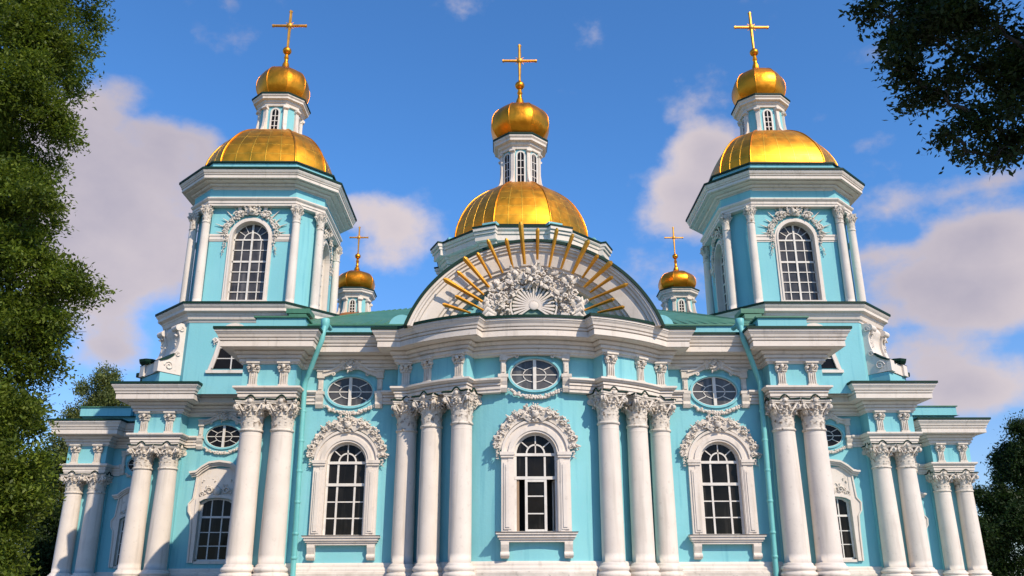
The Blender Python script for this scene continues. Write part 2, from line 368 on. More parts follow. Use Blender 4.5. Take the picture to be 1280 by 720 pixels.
# ---- the big arched windows of the lower storey
def glazing_big(open_mid=False):
    f = MB(); w = 1.06; y0, y1 = .20, .30
    f.ring(arch(w-.09, 1.45, 5.3), arch(w+.03, 1.45, 5.3), y0-.03, y1+.05)
    f.box(-w, w, y0-.02, y1, 1.42, 1.53); f.box(-w, w, y0-.05, y1, 5.22, 5.36); f.box(-w, w, y0-.05, y1, 4.05, 4.2)
    for x in (-.47, .47): f.box(x-.05, x+.05, y0, y1, 1.5, 5.25)
    f.box(-.03, .03, y0, y1, 5.3, 6.3)
    f.ring(arch(.42, 5.34, 5.34, 12), arch(.50, 5.34, 5.34, 12), y0, y1)
    for a in (40, 140):
        p = Vector((cos(rad(a)), sin(rad(a)))); q = Vector((-p.y, p.x))*.028
        f.prism([(tuple(p*.48+q+Vector((0, 5.34)))), tuple(p*.48-q+Vector((0, 5.34))), tuple(p*1.0-q+Vector((0, 5.34))), tuple(p*1.0+q+Vector((0, 5.34)))], y0, y1)
    rng = ((-.47, .47),) if open_mid else ((-1.0, -.47), (-.47, .47), (.47, 1.0))
    for a, b in rng:
        for z in (2.38, 3.23): f.box(a, b, y0+.02, y1, z-.03, z+.03)
    if open_mid:
        f.box(-.52, .52, y0-.03, y1, 3.93, 4.05); f.box(-.52, .52, y0-.03, y1, 1.5, 1.62)
        f.box(-.55, -.42, y0-.04, y1, 1.5, 4.05); f.box(.42, .55, y0-.04, y1, 1.5, 4.05)
    gl = MB()
    if open_mid:
        gl.box(-.45, .45, .255, .27, 1.5, 4.0)
        gl.prism([(-1, 4.1), (1, 4.1)]+[(cos(pi*i/12)*1.0, 5.3+sin(pi*i/12)*1.0) for i in range(13)], .255, .27)
    else: gl.prism([(-1.02, 1.5), (1.02, 1.5)]+[(cos(pi*i/12)*1.02, 5.3+sin(pi*i/12)*1.02) for i in range(13)], .255, .27)
    return f, gl
def surround_big():
    s = MB()
    s.ring(arch(1.08, 1.42, 5.3, 20), arch(1.20, 1.42, 5.3, 20), -.16, .6)
    s.ring(arch(1.19, 1.42, 5.3, 20), arch(1.40, 1.42, 5.3, 20), -.22, .3)
    s.ring(arch(1.39, 1.42, 5.3, 20), arch(1.62, 1.42, 5.3, 20), -.14, .3)
    s.ring(arch(1.61, 5.3, 5.3, 20), arch(1.74, 5.3, 5.3, 20), -.24, .3)
    for sg in (-1, 1):
        xs = sorted((sg*1.12, sg*1.74)); s.box(xs[0], xs[1], -.19, .3, 1.42, 5.1)
        xs = sorted((sg*1.24, sg*1.62)); s.box(xs[0]+.0, xs[1]-.0, -.25, -.18, 1.6, 4.85)
        xs = sorted((sg*1.33, sg*1.53)); s.box(xs[0]+.0, xs[1]-.0, -.29, -.24, 1.7, 4.75)
        xs = sorted((sg*1.09, sg*1.82)); s.box(xs[0], xs[1], -.34, .3, 5.22, 5.38); 
        xs = sorted((sg*1.11, sg*1.77)); s.box(xs[0], xs[1], -.29, .3, 5.1, 5.22)
    return s
def sill_big():
    s = MB()
    for z0, z1, o, y in ((1.36, 1.44, 2.0, -.58), (1.22, 1.36, 1.92, -.5), (1.12, 1.22, 1.86, -.42), (1.0, 1.12, 1.78, -.34)): s.box(-o, o, y, .1, z0, z1)
    for sg in (-1, 1):
        x = sg*1.56
        pr = [(-.36, 1.0), (-.36, .88), (-.30, .72), (-.22, .55), (-.26, .42), (-.2, .28), (-.08, .24), (.05, .28), (.05, 1.0)]
        s.add([(x-.2, y, z) for y, z in pr]+[(x+.2, y, z) for y, z in pr], [tuple(range(9)), tuple(range(17, 8, -1))]+[(i, i+9, (i+1) % 9+9, (i+1) % 9) for i in range(9)])
        s.tube([(x-.22, -.2, .42), (x+.22, -.2, .42)], .13, 10)
    return s
def crest_big():
    s = MB()
    n = 40; ou = []; inn = []
    for i in range(n+1):
        t = pi*(.035+.93*i/n); rr = 2.10+.10*abs(sin(i*1.13))+.06*sin(i*2.7)+.16*sin(t)**6; ou.append((-rr*cos(t), 5.42+rr*sin(t))); inn.append((-1.72*cos(t), 5.38+1.72*sin(t)))
    s.ring(inn, ou, -.17, .12)
    for i in range(64):
        t = pi*rnd.uniform(.02, .98); r = rnd.uniform(1.78, 2.2)+.12*sin(t)**6; k = rnd.uniform(.08, .17)
        foliage_relief(s, (-r*cos(t), -.24, 5.42+r*sin(t)), k, 6)
    for sg in (-1, 1):
        for t, hh in ((.12, .5), (.22, .4), (.30, .5), (.38, .38), (.05, .3)):
            t *= pi; o = Vector((sg*cos(t), 0, sin(t))); tg = Vector((-sg*sin(t), 0, cos(t)))
            s.leafstrip(o*1.85+Vector((0, -.16, 5.42)), (o*.35+tg).normalized(), (0, -1, 0), .3, hh, .22); s.leafstrip(o*1.95+Vector((0, -.16, 5.42)), (o-tg*.5).normalized(), (0, -1, 0), .22, hh*.7, .16)
        curl(s, (sg*1.9, -.28, 6.05), .17, .06, sg, 1.0); curl(s, (sg*.75, -.3, 7.2), .2, .07, sg, 1.0)
        for k in range(6): foliage_relief(s, (sg*(1.93+.03*(k % 2)), -.16, 5.6-k*.1), .12-.008*k, 4)
        s.leafstrip((sg*.25, -.3, 7.0), Vector((sg*.75, 0, .65)).normalized(), (0, -1, 0), .34, .55, .2)
    for dx in (-.3, -.15, 0, .15, .3): s.leafstrip((dx*.5, -.3, 7.1), Vector((dx*1.3, 0, 1)).normalized(), (0, -1, 0), .17, .62-.6*abs(dx), .2)
    s.blob((0, -.4, 7.28), (.2, .14, .2)); foliage_relief(s, (0, -.36, 7.72), .17, 10); foliage_relief(s, (0, -.42, 7.4), .2, 10); foliage_relief(s, (0, -.36, 7.05), .2, 8)
    foliage_relief(s, (-.36, -.3, 7.28), .17, 8); foliage_relief(s, (.36, -.3, 7.28), .17, 8)
    return s
f1, g1 = glazing_big(False); f2, g2 = glazing_big(True)
me_f1, me_f2 = f1.mesh('window', M['frame']), f2.mesh('window', M['frame'])
me_g1, me_g2 = g1.mesh('pane', M['glass']), g2.mesh('pane', M['glass'])
me_s, me_l, me_c = surround_big().mesh('surround', M['white']), sill_big().mesh('sill', M['white']), crest_big().mesh('crest', M['relief'])
for x, y, mf, mg in ((0, 43.72, me_f2, me_g2), (-10.1, 46.75, me_f1, me_g1), (10.1, 46.75, me_f1, me_g1)):
    w = link('window', mf, cath, at(x, y)); link('pane', mg, w); link('surround', me_s, w); link('sill', me_l, w); link('crest', me_c, w); sf = MB(); sf.box(-2.03, 2.03, -.61, -.28, 1.44, 1.475); part('sill_flashing', sf, 'lead', w)
    cuts.append((T(x, y), arch(1.15, 1.43, 5.3, 20), -1.5, 1.6)); dk = MB(); dk.box(-2, 2, 1.05, 1.3, .6, 7.2); part('room_shade_panel', dk, 'black', w)  # black panel behind the opening, standing in for the room's shade
    if mf is me_f2:
        w['label'] = 'central arched window with its lower casements open'
        for sg in (-1, 1):
            cs = MB()
            cs.M = Matrix.Translation((sg*1.0, .3, 0)) @ Matrix.Rotation(sg*rad(-75), 4, 'Z')
            for a, b, c, d in ((-.5, .0, 1.5, 1.58), (-.5, 0, 3.95, 4.03), (-.5, -.42, 1.5, 4.03), (-.08, 0, 1.5, 4.03)):
                xs = sorted((sg*a, sg*b)); cs.box(xs[0], xs[1], -.03, .03, c, d)
            cs.M = None; part('casement', cs, 'frame', w)
        cw = MB(); cw.box(-1.03, -.84, .24, .30, 1.5, 4.05); part('casement_jamb', cw, 'wood', w); cw = MB(); cw.box(.96, 1.03, .22, .30, 1.5, 4.05); part('casement_jamb', cw, 'wood', w)
        for x0, x1 in ((-1.13, -1.08), (1.08, 1.13)): lb_ = MB(); lb_.box(x0, x1, .31, 1.0, 1.45, 5.2); part('reveal_shade_strip', lb_, 'black', w)  # black strips over the reveals, shade put in as colour

# ---- oval windows in the frieze
def oval_parts():
    f = MB(); f.ring(oval(1.22, .79, 0), oval(1.28, .85, 0), .02, .5, True)
    f.box(-.085, .085, .0, .16, -.81, .81); f.box(-1.2, 1.2, .08, .15, -.025, .025)
    f.ring(oval(.58, .36, 0), oval(.62, .40, 0), .08, .15, True)
    for a in (38, 142, 218, 322):
        p = Vector((cos(rad(a)), sin(rad(a)))); q = Vector((-p.y, p.x))*.022
        A = Vector((p.x*.56, p.y*.4)); B = Vector((p.x*1.2, p.y*.78)); f.prism([tuple(A+q), tuple(A-q), tuple(B-q), tuple(B+q)], .08, .15)
    gl = MB(); gl.prism(oval(1.24, .82, 0), .12, .14)
    tr = MB(); tr.ring(oval(1.29, .85, 0), oval(1.40, .96, 0), -.10, .1, True)
    sr = MB()
    for sg in (-1, 1):
        sr.box(min(sg*1.5, sg*1.78), max(sg*1.5, sg*1.78), -.14, .1, -.15, 1.0)
        sr.box(min(sg*1.55, sg*1.73), max(sg*1.55, sg*1.73), -.2, .1, .1, .6)
        sr.box(min(sg*1.44, sg*1.84), max(sg*1.44, sg*1.84), -.24, .1, .72, 1.1); sr.box(min(sg*1.4, sg*1.88), max(sg*1.4, sg*1.88), -.3, .1, 1.1, 1.2)
        sr.box(min(sg*1.38, sg*1.92), max(sg*1.38, sg*1.92), -.36, .1, -.2, -.04)
        pr = [(-.34, -.2), (-.3, -.4), (-.2, -.6), (-.24, -.75), (-.14, -.95), (.05, -.95), (.05, -.2)]
        x = sg*1.64; n = len(pr)
        sr.add([(x-.2, y, z) for y, z in pr]+[(x+.2, y, z) for y, z in pr], [tuple(range(n)), tuple(range(2*n-1, n-1, -1))]+[(i, i+n, (i+1) % n+n, (i+1) % n) for i in range(n)])
        # sloping scrolled hood
        hood = [(sg*.15, 1.28), (sg*.55, 1.2), (sg*.95, .98), (sg*1.5, .78)]; hi = [(sg*.12, 1.62), (sg*.6, 1.5), (sg*1.0, 1.24), (sg*1.5, 1.12)]
        sr.ring(hood, hi, -.22, .1); sr.ring([(x, z-.09) for x, z in hi], [(x, z+.03) for x, z in hi], -.32, .1)
        curl(sr, (sg*.95, -.22, .93), .12, .05, sg)
    sr.blob((0, -.26, 1.4), (.4, .16, .24)); foliage_relief(sr, (0, -.4, 1.72), .2, 12); foliage_relief(sr, (0, -.38, 1.4), .26, 14); foliage_relief(sr, (0, -.36, 1.12), .2, 10)
    for dx in (-.35, -.17, 0, .17, .35): sr.leafstrip((dx, -.3, 1.2), Vector((dx, 0, 1)).normalized(), (0, -1, 0), .2, .5, .22)
    for k in range(-3, 4): foliage_relief(sr, (k*.14, -.3, 1.5-.02*k*k), .12, 3)
    gd = MB()
    for i in range(27):
        a = -1+2*i/26; x = a*1.22; z = -.92-.3*(1-a*a)
        for _ in range(3): gd.blob((x+rnd.uniform(-.04, .04), -.12+rnd.uniform(-.06, .03), z+rnd.uniform(-.07, .07)), rnd.uniform(.055, .10), None, 6, 4)
    for sg in (-1, 1): foliage_relief(gd, (sg*1.3, -.1, -.85), .1, 4)
    return f, gl, tr, sr, gd
of, og, ot, osr, ogd = oval_parts()
me_o = [of.mesh('oval_window', M['frame']), og.mesh('pane', M['glassb']), ot.mesh('moulding', M['paint']), osr.mesh('oval_hood', M['relief']), ogd.mesh('garland', M['relief'])]
me_od = og.mesh('pane', M['glass'])
def oval_at(x, y, z, dark=False):
    w = link('oval_window', me_o[0], cath, at(x, y, z))
    for nme, me in zip(('pane', 'moulding', 'oval_hood', 'garland'), [me_od if dark else me_o[1]]+me_o[2:]): link(nme, me, w)
    cuts.append((T(x, y) @ Matrix.Translation((0, 0, z)), oval(1.26, .82, 0), -1.5, 1.6))
oval_at(0, 43.68, 9.42)
for s in (-1, 1): oval_at(s*10.15, 46.75, 9.18); oval_at(s*22.1, 62.7, 9.3, True); oval_at(s*34.9, 79.75, 9.5, True)

# ---- wing windows with shaped hoods
def wing_parts():
    w = 1.2
    f = MB(); top = [(w-.1, 4.62), (.8, 4.8), (.4, 4.87), (0, 4.9), (-.4, 4.87), (-.8, 4.8), (-w+.1, 4.62)]
    inn = [(-w+.12, .62)]+[(x*.92, z-.1) for x, z in reversed(top)]+[(w-.12, .62)]; out = [(-w, .6)]+[(x*1.09, z) for x, z in reversed(top)]+[(w, .6)]
    f.ring(inn, out, .18, .32); f.box(-w, w, .18, .3, .6, .72)
    for x in (-.4, .4): f.box(x-.04, x+.04, .2, .3, .65, 4.85)
    f.box(-w, w, .17, .3, 3.52, 3.66)
    for z in (1.62, 2.55): f.box(-w, w, .22, .3, z-.03, z+.03)
    gl = MB(); gl.prism([(-w+.03, .62), (w-.03, .62)]+[(x*1.05, z-.03) for x, z in top], .25, .27)
    s = MB()
    o1 = [(-w-.02, .5)]+[(x*1.1, z+.02) for x, z in reversed(top)]+[(w+.02, .5)]
    o2 = [(-w-.26, .5)]+[(x*1.32, z+.22) for x, z in reversed(top)]+[(w+.26, .5)]
    s.ring(o1, o2, -.2, .5)
    sh = [(-1.62, .5), (-1.66, 2.6), (-1.72, 3.6), (-1.95, 3.95), (-2.0, 4.5), (-1.72, 4.85), (-1.66, 5.6), (-1.6, 6.45)]
    n = len(sh)
    for sg in (-1, 1):
        a = [(sg*-1.25 if i < 5 else sg*-1.25, z) for i, (x, z) in enumerate(sh)]
        s.ring(a, [(sg*x, z) for x, z in sh], -.12, .3)
        s.ring([(sg*(x+.1), z) for x, z in sh], [(sg*(x), z) for x, z in sh], -.2, .3)
    s.prism([(-1.6, 6.4), (-1.6, 4.9), (1.6, 4.9), (1.6, 6.4), (.8, 7.0), (-.8, 7.0)], -.08, .1)
    hood = [(-1.95, 6.35), (-1.5, 6.42), (-1.15, 6.75), (-.7, 7.05), (0, 7.15), (.7, 7.05), (1.15, 6.75), (1.5, 6.42), (1.95, 6.35)]
    for dz, dy in ((0, -.25), (.13, -.38), (.24, -.5)): s.ring([(x*(1+dz*.25), z+dz) for x, z in hood], [(x*(1+dz*.3), z+dz+.14) for x, z in hood], dy, .1)
    r = MB()
    for k in range(26): foliage_relief(r, (rnd.uniform(-1.1, 1.1), -.1, 5.25+rnd.uniform(-.15, .9)*(1 if k % 2 else .3)), .13, 3)
    for sg in (-1, 1): curl(r, (sg*.6, -.16, 5.4), .26, .06, sg); curl(r, (sg*1.1, -.16, 5.15), .2, .05, -sg)
    r.blob((0, -.18, 5.35), (.28, .14, .3))
    b = MB(); b.box(-w, w, -.1, .3, .42, .6)
    return f, gl, s, r, b
mw = [mb.mesh(nm, M[mt]) for nm, mb, mt in zip(('window', 'pane', 'surround', 'stucco_relief', 'sill'), wing_parts(), ('frame', 'glass', 'white', 'relief', 'white'))]
for s in (-1, 1):
    for x, y, sc in ((22.05, 62.7, 1), (34.9, 79.75, 1.0)):
        w = link('window', mw[0], cath, at(s*x, y))
        for nm, me in zip(('pane', 'surround', 'stucco_relief', 'sill'), mw[1:]): link(nm, me, w)
        cuts.append((T(s*x, y), [(-1.22, .55), (1.22, .55), (1.22, 4.62), (.88, 4.82), (0, 4.92), (-.88, 4.82), (-1.22, 4.62)], -1.5, 1.6))
cut(wall, cuts)

# ---- columns
def column_meshes(rb, rt, H=6.8, HC=8.45, cap=2.0):
    s = MB(); prof = []
    for i in range(15):
        k = i/14; r = rb-(rb-rt)*(k**1.6); prof.append((r, k*H+.02))
    s.lathe([(rb*1.06, 0), (rb*1.02, .06)]+prof, 36, cap=False)
    s.lathe([(rt, H-.28), (rt*1.03, H-.24), (rt*1.0, H-.2)], 32, cap=False)
    b = MB()
    b.lathe([(rb*1.08, .02), (rb*1.14, -.02), (rb*1.14, -.08), (rb*1.2, -.1), (rb*1.3, -.16), (rb*1.34, -.23), (rb*1.3, -.31), (rb*1.22, -.35), (rb*1.24, -.38), (rb*1.38, -.44), (rb*1.42, -.52), (rb*1.38, -.6), (rb*1.3, -.62)], 36, cap=False)
    q = rb*1.48; b.box(-q, q, -q, q, -.95, -.62); b.box(-q*1.08, q*1.08, -q*1.08, q*1.08, GZ, -.95)
    c = MB(); h = HC-H; z = lambda k: H+k*h
    c.lathe([(rt*1.0, H-.02), (rt*1.09, H-.01), (rt*1.13, H+.05), (rt*1.09, H+.11), (rt*1.0, H+.13)], 28, cap=False)
    c.lathe([(rt*1.0, z(.05)), (rt*1.02, z(.3)), (rt*1.06, z(.55)), (rt*1.2, z(.8)), (rt*1.35, z(.9))], 24, cap=False)
    for i in range(12):
        a = 2*pi*i/12; o = Vector((cos(a), sin(a), 0)); c.leafstrip(o*rt*1.0+Vector((0, 0, z(.17))), (0, 0, 1), o, rt*.30, h*.12, rt*.10, .03)
    for i in range(8):
        a = 2*pi*(i+.5)/8; o = Vector((cos(a), sin(a), 0)); c.leafstrip(o*rt*1.02+Vector((0, 0, z(.38))), (0, 0, 1), o, rt*.52, h*.28, rt*.42, .05)
        a = 2*pi*i/8; o = Vector((cos(a), sin(a), 0)); c.leafstrip(o*rt*1.08+Vector((0, 0, z(.46))), (0, 0, 1), o, rt*.5, h*.36, rt*.55, .05); foliage_relief(c, (o.x*rt*1.3, o.y*rt*1.3, z(.62)), rt*.3, 4)
    for i in range(4):
        a = pi/4+i*pi/2; o = Vector((cos(a), sin(a), 0)); t = Vector((-sin(a), cos(a), 0))
        cc = o*rt*cap*.82+Vector((0, 0, z(.76)))
        for sg in (-1, 1):
            pts = []
            for k in range(12): q = k/11*2.4*pi; r = rt*.33*(1-.6*k/11); pts.append(cc+t*(sg*rt*.13)+o*(r*cos(q+pi/2))*1.0+Vector((0, 0, r*sin(q+pi/2))))
            c.tube([o*rt*1.1+t*(sg*rt*.4)+Vector((0, 0, z(.55)))]+pts, rt*.1, 6)
        c.blob(cc, (rt*.22, rt*.22, rt*.24)); c.leafstrip(o*rt*1.25+Vector((0, 0, z(.5))), (o*.5+Vector((0, 0, .86))).normalized(), o, rt*.4, h*.28, rt*.3, .04)
        for k in range(3):
            q = a+pi/4+rad((k-1)*17); c.blob((rt*1.3*cos(q), rt*1.3*sin(q), z(.72+.04*(k % 2))), (rt*.16, rt*.16, rt*.22), None, 6, 4)
    ab = []; NS = 10
    for i in range(4):
        a0 = pi/4+i*pi/2; p0 = Vector((cos(a0), sin(a0)))*rt*cap; a1 = a0+pi/2; p1 = Vector((cos(a1), sin(a1)))*rt*cap; md = Vector((cos(a0+pi/4), sin(a0+pi/4)))
        e = (p1-p0).normalized()*rt*.16
        for k in range(NS): q = k/(NS-1); p = (p0+e)*(1-q)+(p1-e)*q-md*(4*q*(1-q)*rt*.24); ab.append((p.x, p.y))
    c.prism_z([(x*.94, y*.94) for x, y in ab], z(.86), z(.92)); c.prism_z(ab, z(.92), HC-.01)
    fl = MB()
    for i in range(4):
        a = i*pi/2+pi/2; o = Vector((cos(a), sin(a))); c.blob((o.x*rt*1.28, o.y*rt*1.28, z(.95)), (rt*.26, rt*.2, rt*.24) if i % 2 == 0 else (rt*.2, rt*.26, rt*.24))
        seg = ab[i*NS:(i+1)*NS]; pts = []
        for k in range(25):
            q = k/24*(NS-1); i0 = min(int(q), NS-2); fr = q-i0; x = seg[i0][0]*(1-fr)+seg[i0+1][0]*fr; y = seg[i0][1]*(1-fr)+seg[i0+1][1]*fr
            u = (k/24-.5)*2; bz = .22*rt/.55*max(0, cos(min(1, abs(u)/.34)*pi/2))**1.0
            pts.append((x*1.03, y*1.03, HC+.0+bz))
        if i in (2,) or True: fl.tube(pts, .045, 6)
    return s, b, c, fl
def add_columns(rb, rt, spots):
    s, b, c, fl = column_meshes(rb, rt, cap=2.12)
    m1, m2, m3, m4 = s.mesh('column', M['white']), b.mesh('column_base', M['white']), c.mesh('capital', M['capital']), fl.mesh('capital_flashing', M['flash'])
    for x, y, rz in spots:
        o = link('column', m1, cath, at(x, y), rz); link('column_base', m2, o); link('capital', m3, o); link('capital_flashing', m4, o)
RC = 8.88
bow = [(RC*sin(rad(a)), BC-RC*cos(rad(a)), rad(a)) for a in (25.2, 37.6)]+[(6.86, 46.2, 0)]
add_columns(.57, .53, [(s*x, y, s*a) for x, y, a in bow for s in (-1, 1)])
add_columns(.66, .57, [(s*x, 46.0, 0) for x in (13.54, 15.19) for s in (-1, 1)])
add_columns(.74, .62, [(s*x, 61.95, 0) for x in (25.56, 27.35) for s in (-1, 1)])
add_columns(.78, .70, [(s*x, 79.0, 0) for x in (38.29, 40.32) for s in (-1, 1)])
for s in (-1, 1):
    for x0, x1, y0, y1 in ((12.95, 15.80, 46.5, 46.85), (24.9, 28.05, 62.42, 62.8), (37.6, 41.05, 79.45, 79.85), (6.5, 7.4, 46.5, 46.85)):
        xs = sorted((s*x0, s*x1)); pil = MB(); pil.box(xs[0], xs[1], y0, y1, -.05, 8.5); part('pilaster_strip', pil, 'paint', cath, OFF)

# ---- entablature
A0 = rad(22.6)
def arc(R, t0, t1, n): return [(R*sin(t0+(t1-t0)*i/n), BC-R*cos(t0+(t1-t0)*i/n)) for i in range(n+1)]
def block_arc(o, Rb=9.3):
    t2 = A0-math.asin(o/(Rb+o)); t3 = math.acos((BC-45.55+o)/(Rb+o)); return arc(Rb+o, t2, t3, 14)
def centre_arc(o, t0=0., Rc=8.6): t1 = A0-math.asin(o/(Rc+o)); return arc(Rc+o, t0, t1, 12)
YA, YW, XE, YB = 45.55, 46.6, 12.85, 45.4
def main_right(o): return centre_arc(o)+block_arc(o)+[(7.45+o, YA-o), (7.45+o, YW-o), (XE-o, YW-o), (XE-o, YB-o), (15.87+o, YB-o), (15.87+o, 62.6)]
def main_full(o): r = main_right(o); return [(-x, y) for x, y in reversed(r[1:])]+r
def sweepf(mb, fn, prof, caps=True, zf=lambda z: z, sc=1.0):
    mb.sweep([[(x, y, zf(z)) for x, y in fn(o*sc)] for o, z in prof], caps)
def mirr(fn): return lambda o: [(-x, y) for x, y in reversed(fn(o))]
CORN = [(-.5, 10.42), (.03, 10.42), (.03, 10.5), (.13, 10.53), (.13, 10.66), (.08, 10.67), (.08, 10.71), (.23, 10.73), (.23, 10.86), (.18, 10.87), (.18, 10.90), (.32, 10.92), (.40, 11.02), (.40, 11.07), (.34, 11.08), (.34, 11.11), (.56, 11.12), (.90, 11.13), (.90, 11.16), (.99, 11.16), (.99, 11.44), (.93, 11.45), (.93, 11.49), (1.04, 11.5), (1.06, 11.60), (1.0, 11.61), (1.0, 11.65), (1.10, 11.66), (1.14, 11.78), (1.22, 11.88), (1.22, 11.93), (1.27, 11.94), (1.27, 12.05), (-.5, 12.06)]
FLSH = [(1.0, 12.053), (1.34, 12.053), (1.34, 12.19), (-.45, 12.30)]
ARCH = [(-.5, 8.45), (0, 8.45), (0, 8.60), (.06, 8.61), (.06, 8.77), (.01, 8.775), (.01, 8.80), (.12, 8.81), (.12, 8.91), (.07, 8.92), (.07, 8.945), (.2, 8.97), (.26, 9.05), (.31, 9.06), (.31, 9.15), (.26, 9.17), (-.5, 9.19)]
zFG = lambda z: 8.45+(z-8.45)*1.15
zHI = lambda z: 8.45+(z-8.45)*1.27
def swept(name, fn, prof, m, caps=True, zf=lambda z: z, sc=1.0): mb = MB(); sweepf(mb, fn, prof, caps, zf, sc); part(name, mb, m, cath, OFF)
swept('cornice', main_full, CORN, 'white'); swept('cornice_flashing', main_full, FLSH, 'flash')
FGf = lambda o: [(15.9, 62.55-o), (24.75-o, 62.55-o), (24.75-o, 61.2-o), (28.12+o, 61.2-o), (28.12+o, 79.6)]
HIf = lambda o: [(28.15, 79.6-o), (37.5-o, 79.6-o), (37.5-o, 78.2-o), (41.12+o, 78.2-o), (41.12+o, 112)]
for s in (0, 1):
    for fn, zf, sc in ((FGf, zFG, 1.08), (HIf, zHI, 1.15)):
        f_ = mirr(fn) if s else fn; swept('cornice', f_, CORN, 'white', True, zf, sc); swept('cornice_flashing', f_, FLSH, 'flash', True, zf, sc)
# architrave bands, stopped at the oval windows
def b1(o): return [((8.6+o)*sin(t), BC-(8.6+o)*cos(t)) for t in [math.asin(1.78/(8.6+o))]]+centre_arc(o, math.asin(1.78/(8.6+o)))[1:]+block_arc(o)+[(7.45+o, YA-o), (7.45+o, YW-o), (8.36, YW-o)]
def b2(o): return [(11.94, YW-o), (XE-o, YW-o), (XE-o, YB-o), (15.87+o, YB-o), (15.87+o, 62.6)]
def b3(o): return [(15.9, 62.55-o), (20.3, 62.55-o)]
def b4(o): return [(23.9, 62.55-o), (24.75-o, 62.55-o), (24.75-o, 61.2-o), (28.12+o, 61.2-o), (28.12+o, 79.6)]
def b5(o): return [(28.15, 79.6-o), (33.1, 79.6-o)]
def b6(o): return [(36.7, 79.6-o), (37.5-o, 79.6-o), (37.5-o, 78.2-o), (41.12+o, 78.2-o), (41.12+o, 112)]
for fn, zf in ((b1, lambda z: z), (b2, lambda z: z), (b3, zFG), (b4, zFG), (b5, zHI), (b6, zHI)):
    swept('architrave', fn, ARCH, 'white', True, zf); swept('architrave', mirr(fn), ARCH, 'white', True, zf)
# frieze blocks
FR = [(-.06, 9.15), (-.06, 10.5)]
def c1(o): return [((8.0)*sin(A0), BC-8.0*cos(A0))]+arc(9.3+o, A0, math.acos((BC-45.55+o)/(9.3+o)), 14)+[(7.45+o, YA-o), (7.45+o, 46.8)]
def c2(o): return [(XE-o, 46.8), (XE-o, YB-o), (15.87+o, YB-o), (15.87+o, 62.6)]
def c4(o): return [(24.75-o, 62.8), (24.75-o, 61.2-o), (28.12+o, 61.2-o), (28.12+o, 79.6)]
def c6(o): return [(37.5-o, 79.8), (37.5-o, 78.2-o), (41.12+o, 78.2-o), (41.12+o, 112)]
for fn, zf in ((c1, lambda z: z), (c2, lambda z: z), (c4, zFG), (c6, zHI)):
    swept('frieze', fn, FR, 'paint', False, zf); swept('frieze', mirr(fn), FR, 'paint', False, zf)
# raised wall behind the taller side cornices
for s in (-1, 1):
    for x0, x1, y0, z1 in ((15.9, 28.0, 62.72, 13.0), (28.0, 41.0, 79.77, 14.0)):
        xs = sorted((s*x0, s*x1)); hw = MB(); hw.box(xs[0], xs[1], y0, y0+.8, 12.2, z1-.02); part('upper_wall', hw, 'paint', cath, OFF)
# frieze consoles over the columns
def console():
    c = MB()
    c.box(-.22, .22, -.10, .1, 0, 1.36)
    for x in (-.17, -.06, .06, .17): c.box(x-.03, x+.03, -.16, -.09, .1, .8)
    c.box(-.27, .27, -.17, .1, 0, .1); c.box(-.36, .36, -.40, .1, 1.24, 1.34); c.box(-.3, .3, -.32, .1, 1.14, 1.24)
    c.box(-.27, .27, -.2, .1, .8, .86)
    for sg in (-1, 1): c.tube([(sg*.26, -.26, 1.04), (sg*.26, -.02, 1.04)], .1, 9); c.leafstrip((sg*.2, -.1, .78), Vector((sg*.3, 0, 1)).normalized(), (0, -1, 0), .2, .3, .2)
    c.leafstrip((0, -.1, .55), (0, 0, 1), (0, -1, 0), .3, .52, .3); c.blob((0, -.34, 1.08), (.11, .09, .12)); foliage_relief(c, (0, -.2, .9), .16, 8)
    return c
mcon = console().mesh('console', M['relief'])
def add_console(x, y, rz, z0, sz):
    for s in (-1, 1):
        o = link('console', mcon, cath, at(s*x, y, z0), s*rz); o.scale = (sz*1.0, sz, sz)
for a in (25.2, 37.6): add_console(9.24*sin(rad(a)), BC-9.24*cos(rad(a)), rad(a), 9.19, .98)
add_console(6.95, 45.61, 0, 9.19, .98)
for x in (13.54, 15.19): add_console(x, 45.46, 0, 9.19, .98)
for x in (25.56, 27.35): add_console(x, 61.26, 0, zFG(9.19), 1.12)
for x in (38.29, 40.32): add_console(x, 78.26, 0, zHI(9.19), 1.25)

# ---- plinth
pl = MB(); pf = MB()
def pl_right(o): return arc(RW+o, 0, math.acos((BC-46.75+o)/(RW+o)), 20)+[(15.75+o, 46.75-o), (15.75+o, 62.7-o), (28+o, 62.7-o), (28+o, 79.75-o), (41+o, 79.75-o), (41+o, 112+o)]
def pl_full(o): r = pl_right(o); return [(-x, y) for x, y in reversed(r[1:])]+r
sweepf(pl, pl_full, [(-.3, .12), (.10, .12), (.16, .08), (.2, 0), (.2, -.1), (.26, -.13), (.3, -.2), (.3, -.3), (.36, -.36)], False)
sweepf(pf, pl_full, [(.34, -.34), (.42, -.42), (.42, -1.5), (.6, -1.6), (.6, GZ)], False)
part('base_moulding', pl, 'white', cath, OFF); part('plinth', pf, 'plinth', cath, OFF)

# ---- parapets above the cornice
def parapet(x0, x1, y0, y1, z0, z1, ov=.12):
    for s in (-1, 1):
        xs = sorted((s*x0, s*x1)); pa = MB(); pc = MB(); pa.box(xs[0], xs[1], y0, y1, z0, z1); p_ = part('parapet', pa, 'paint', cath, OFF); pc.box(xs[0]-ov, xs[1]+ov, y0-ov, y1+ov, z1, z1+.09); part('parapet_coping', pc, 'roof', p_)
parapet(6.2, 12.7, 46.9, 48, 12.2, 13.02); parapet(12.82, 15.6, 46.3, 49, 12.2, 13.32)
parapet(16.0, 17.5, 61.6, 63, 13.6, 17.0, .1)
parapet(36.5, 41.2, 79.6, 86, 13.9, 14.75); parapet(31.5, 36.4, 80.2, 86, 13.9, 14.5)
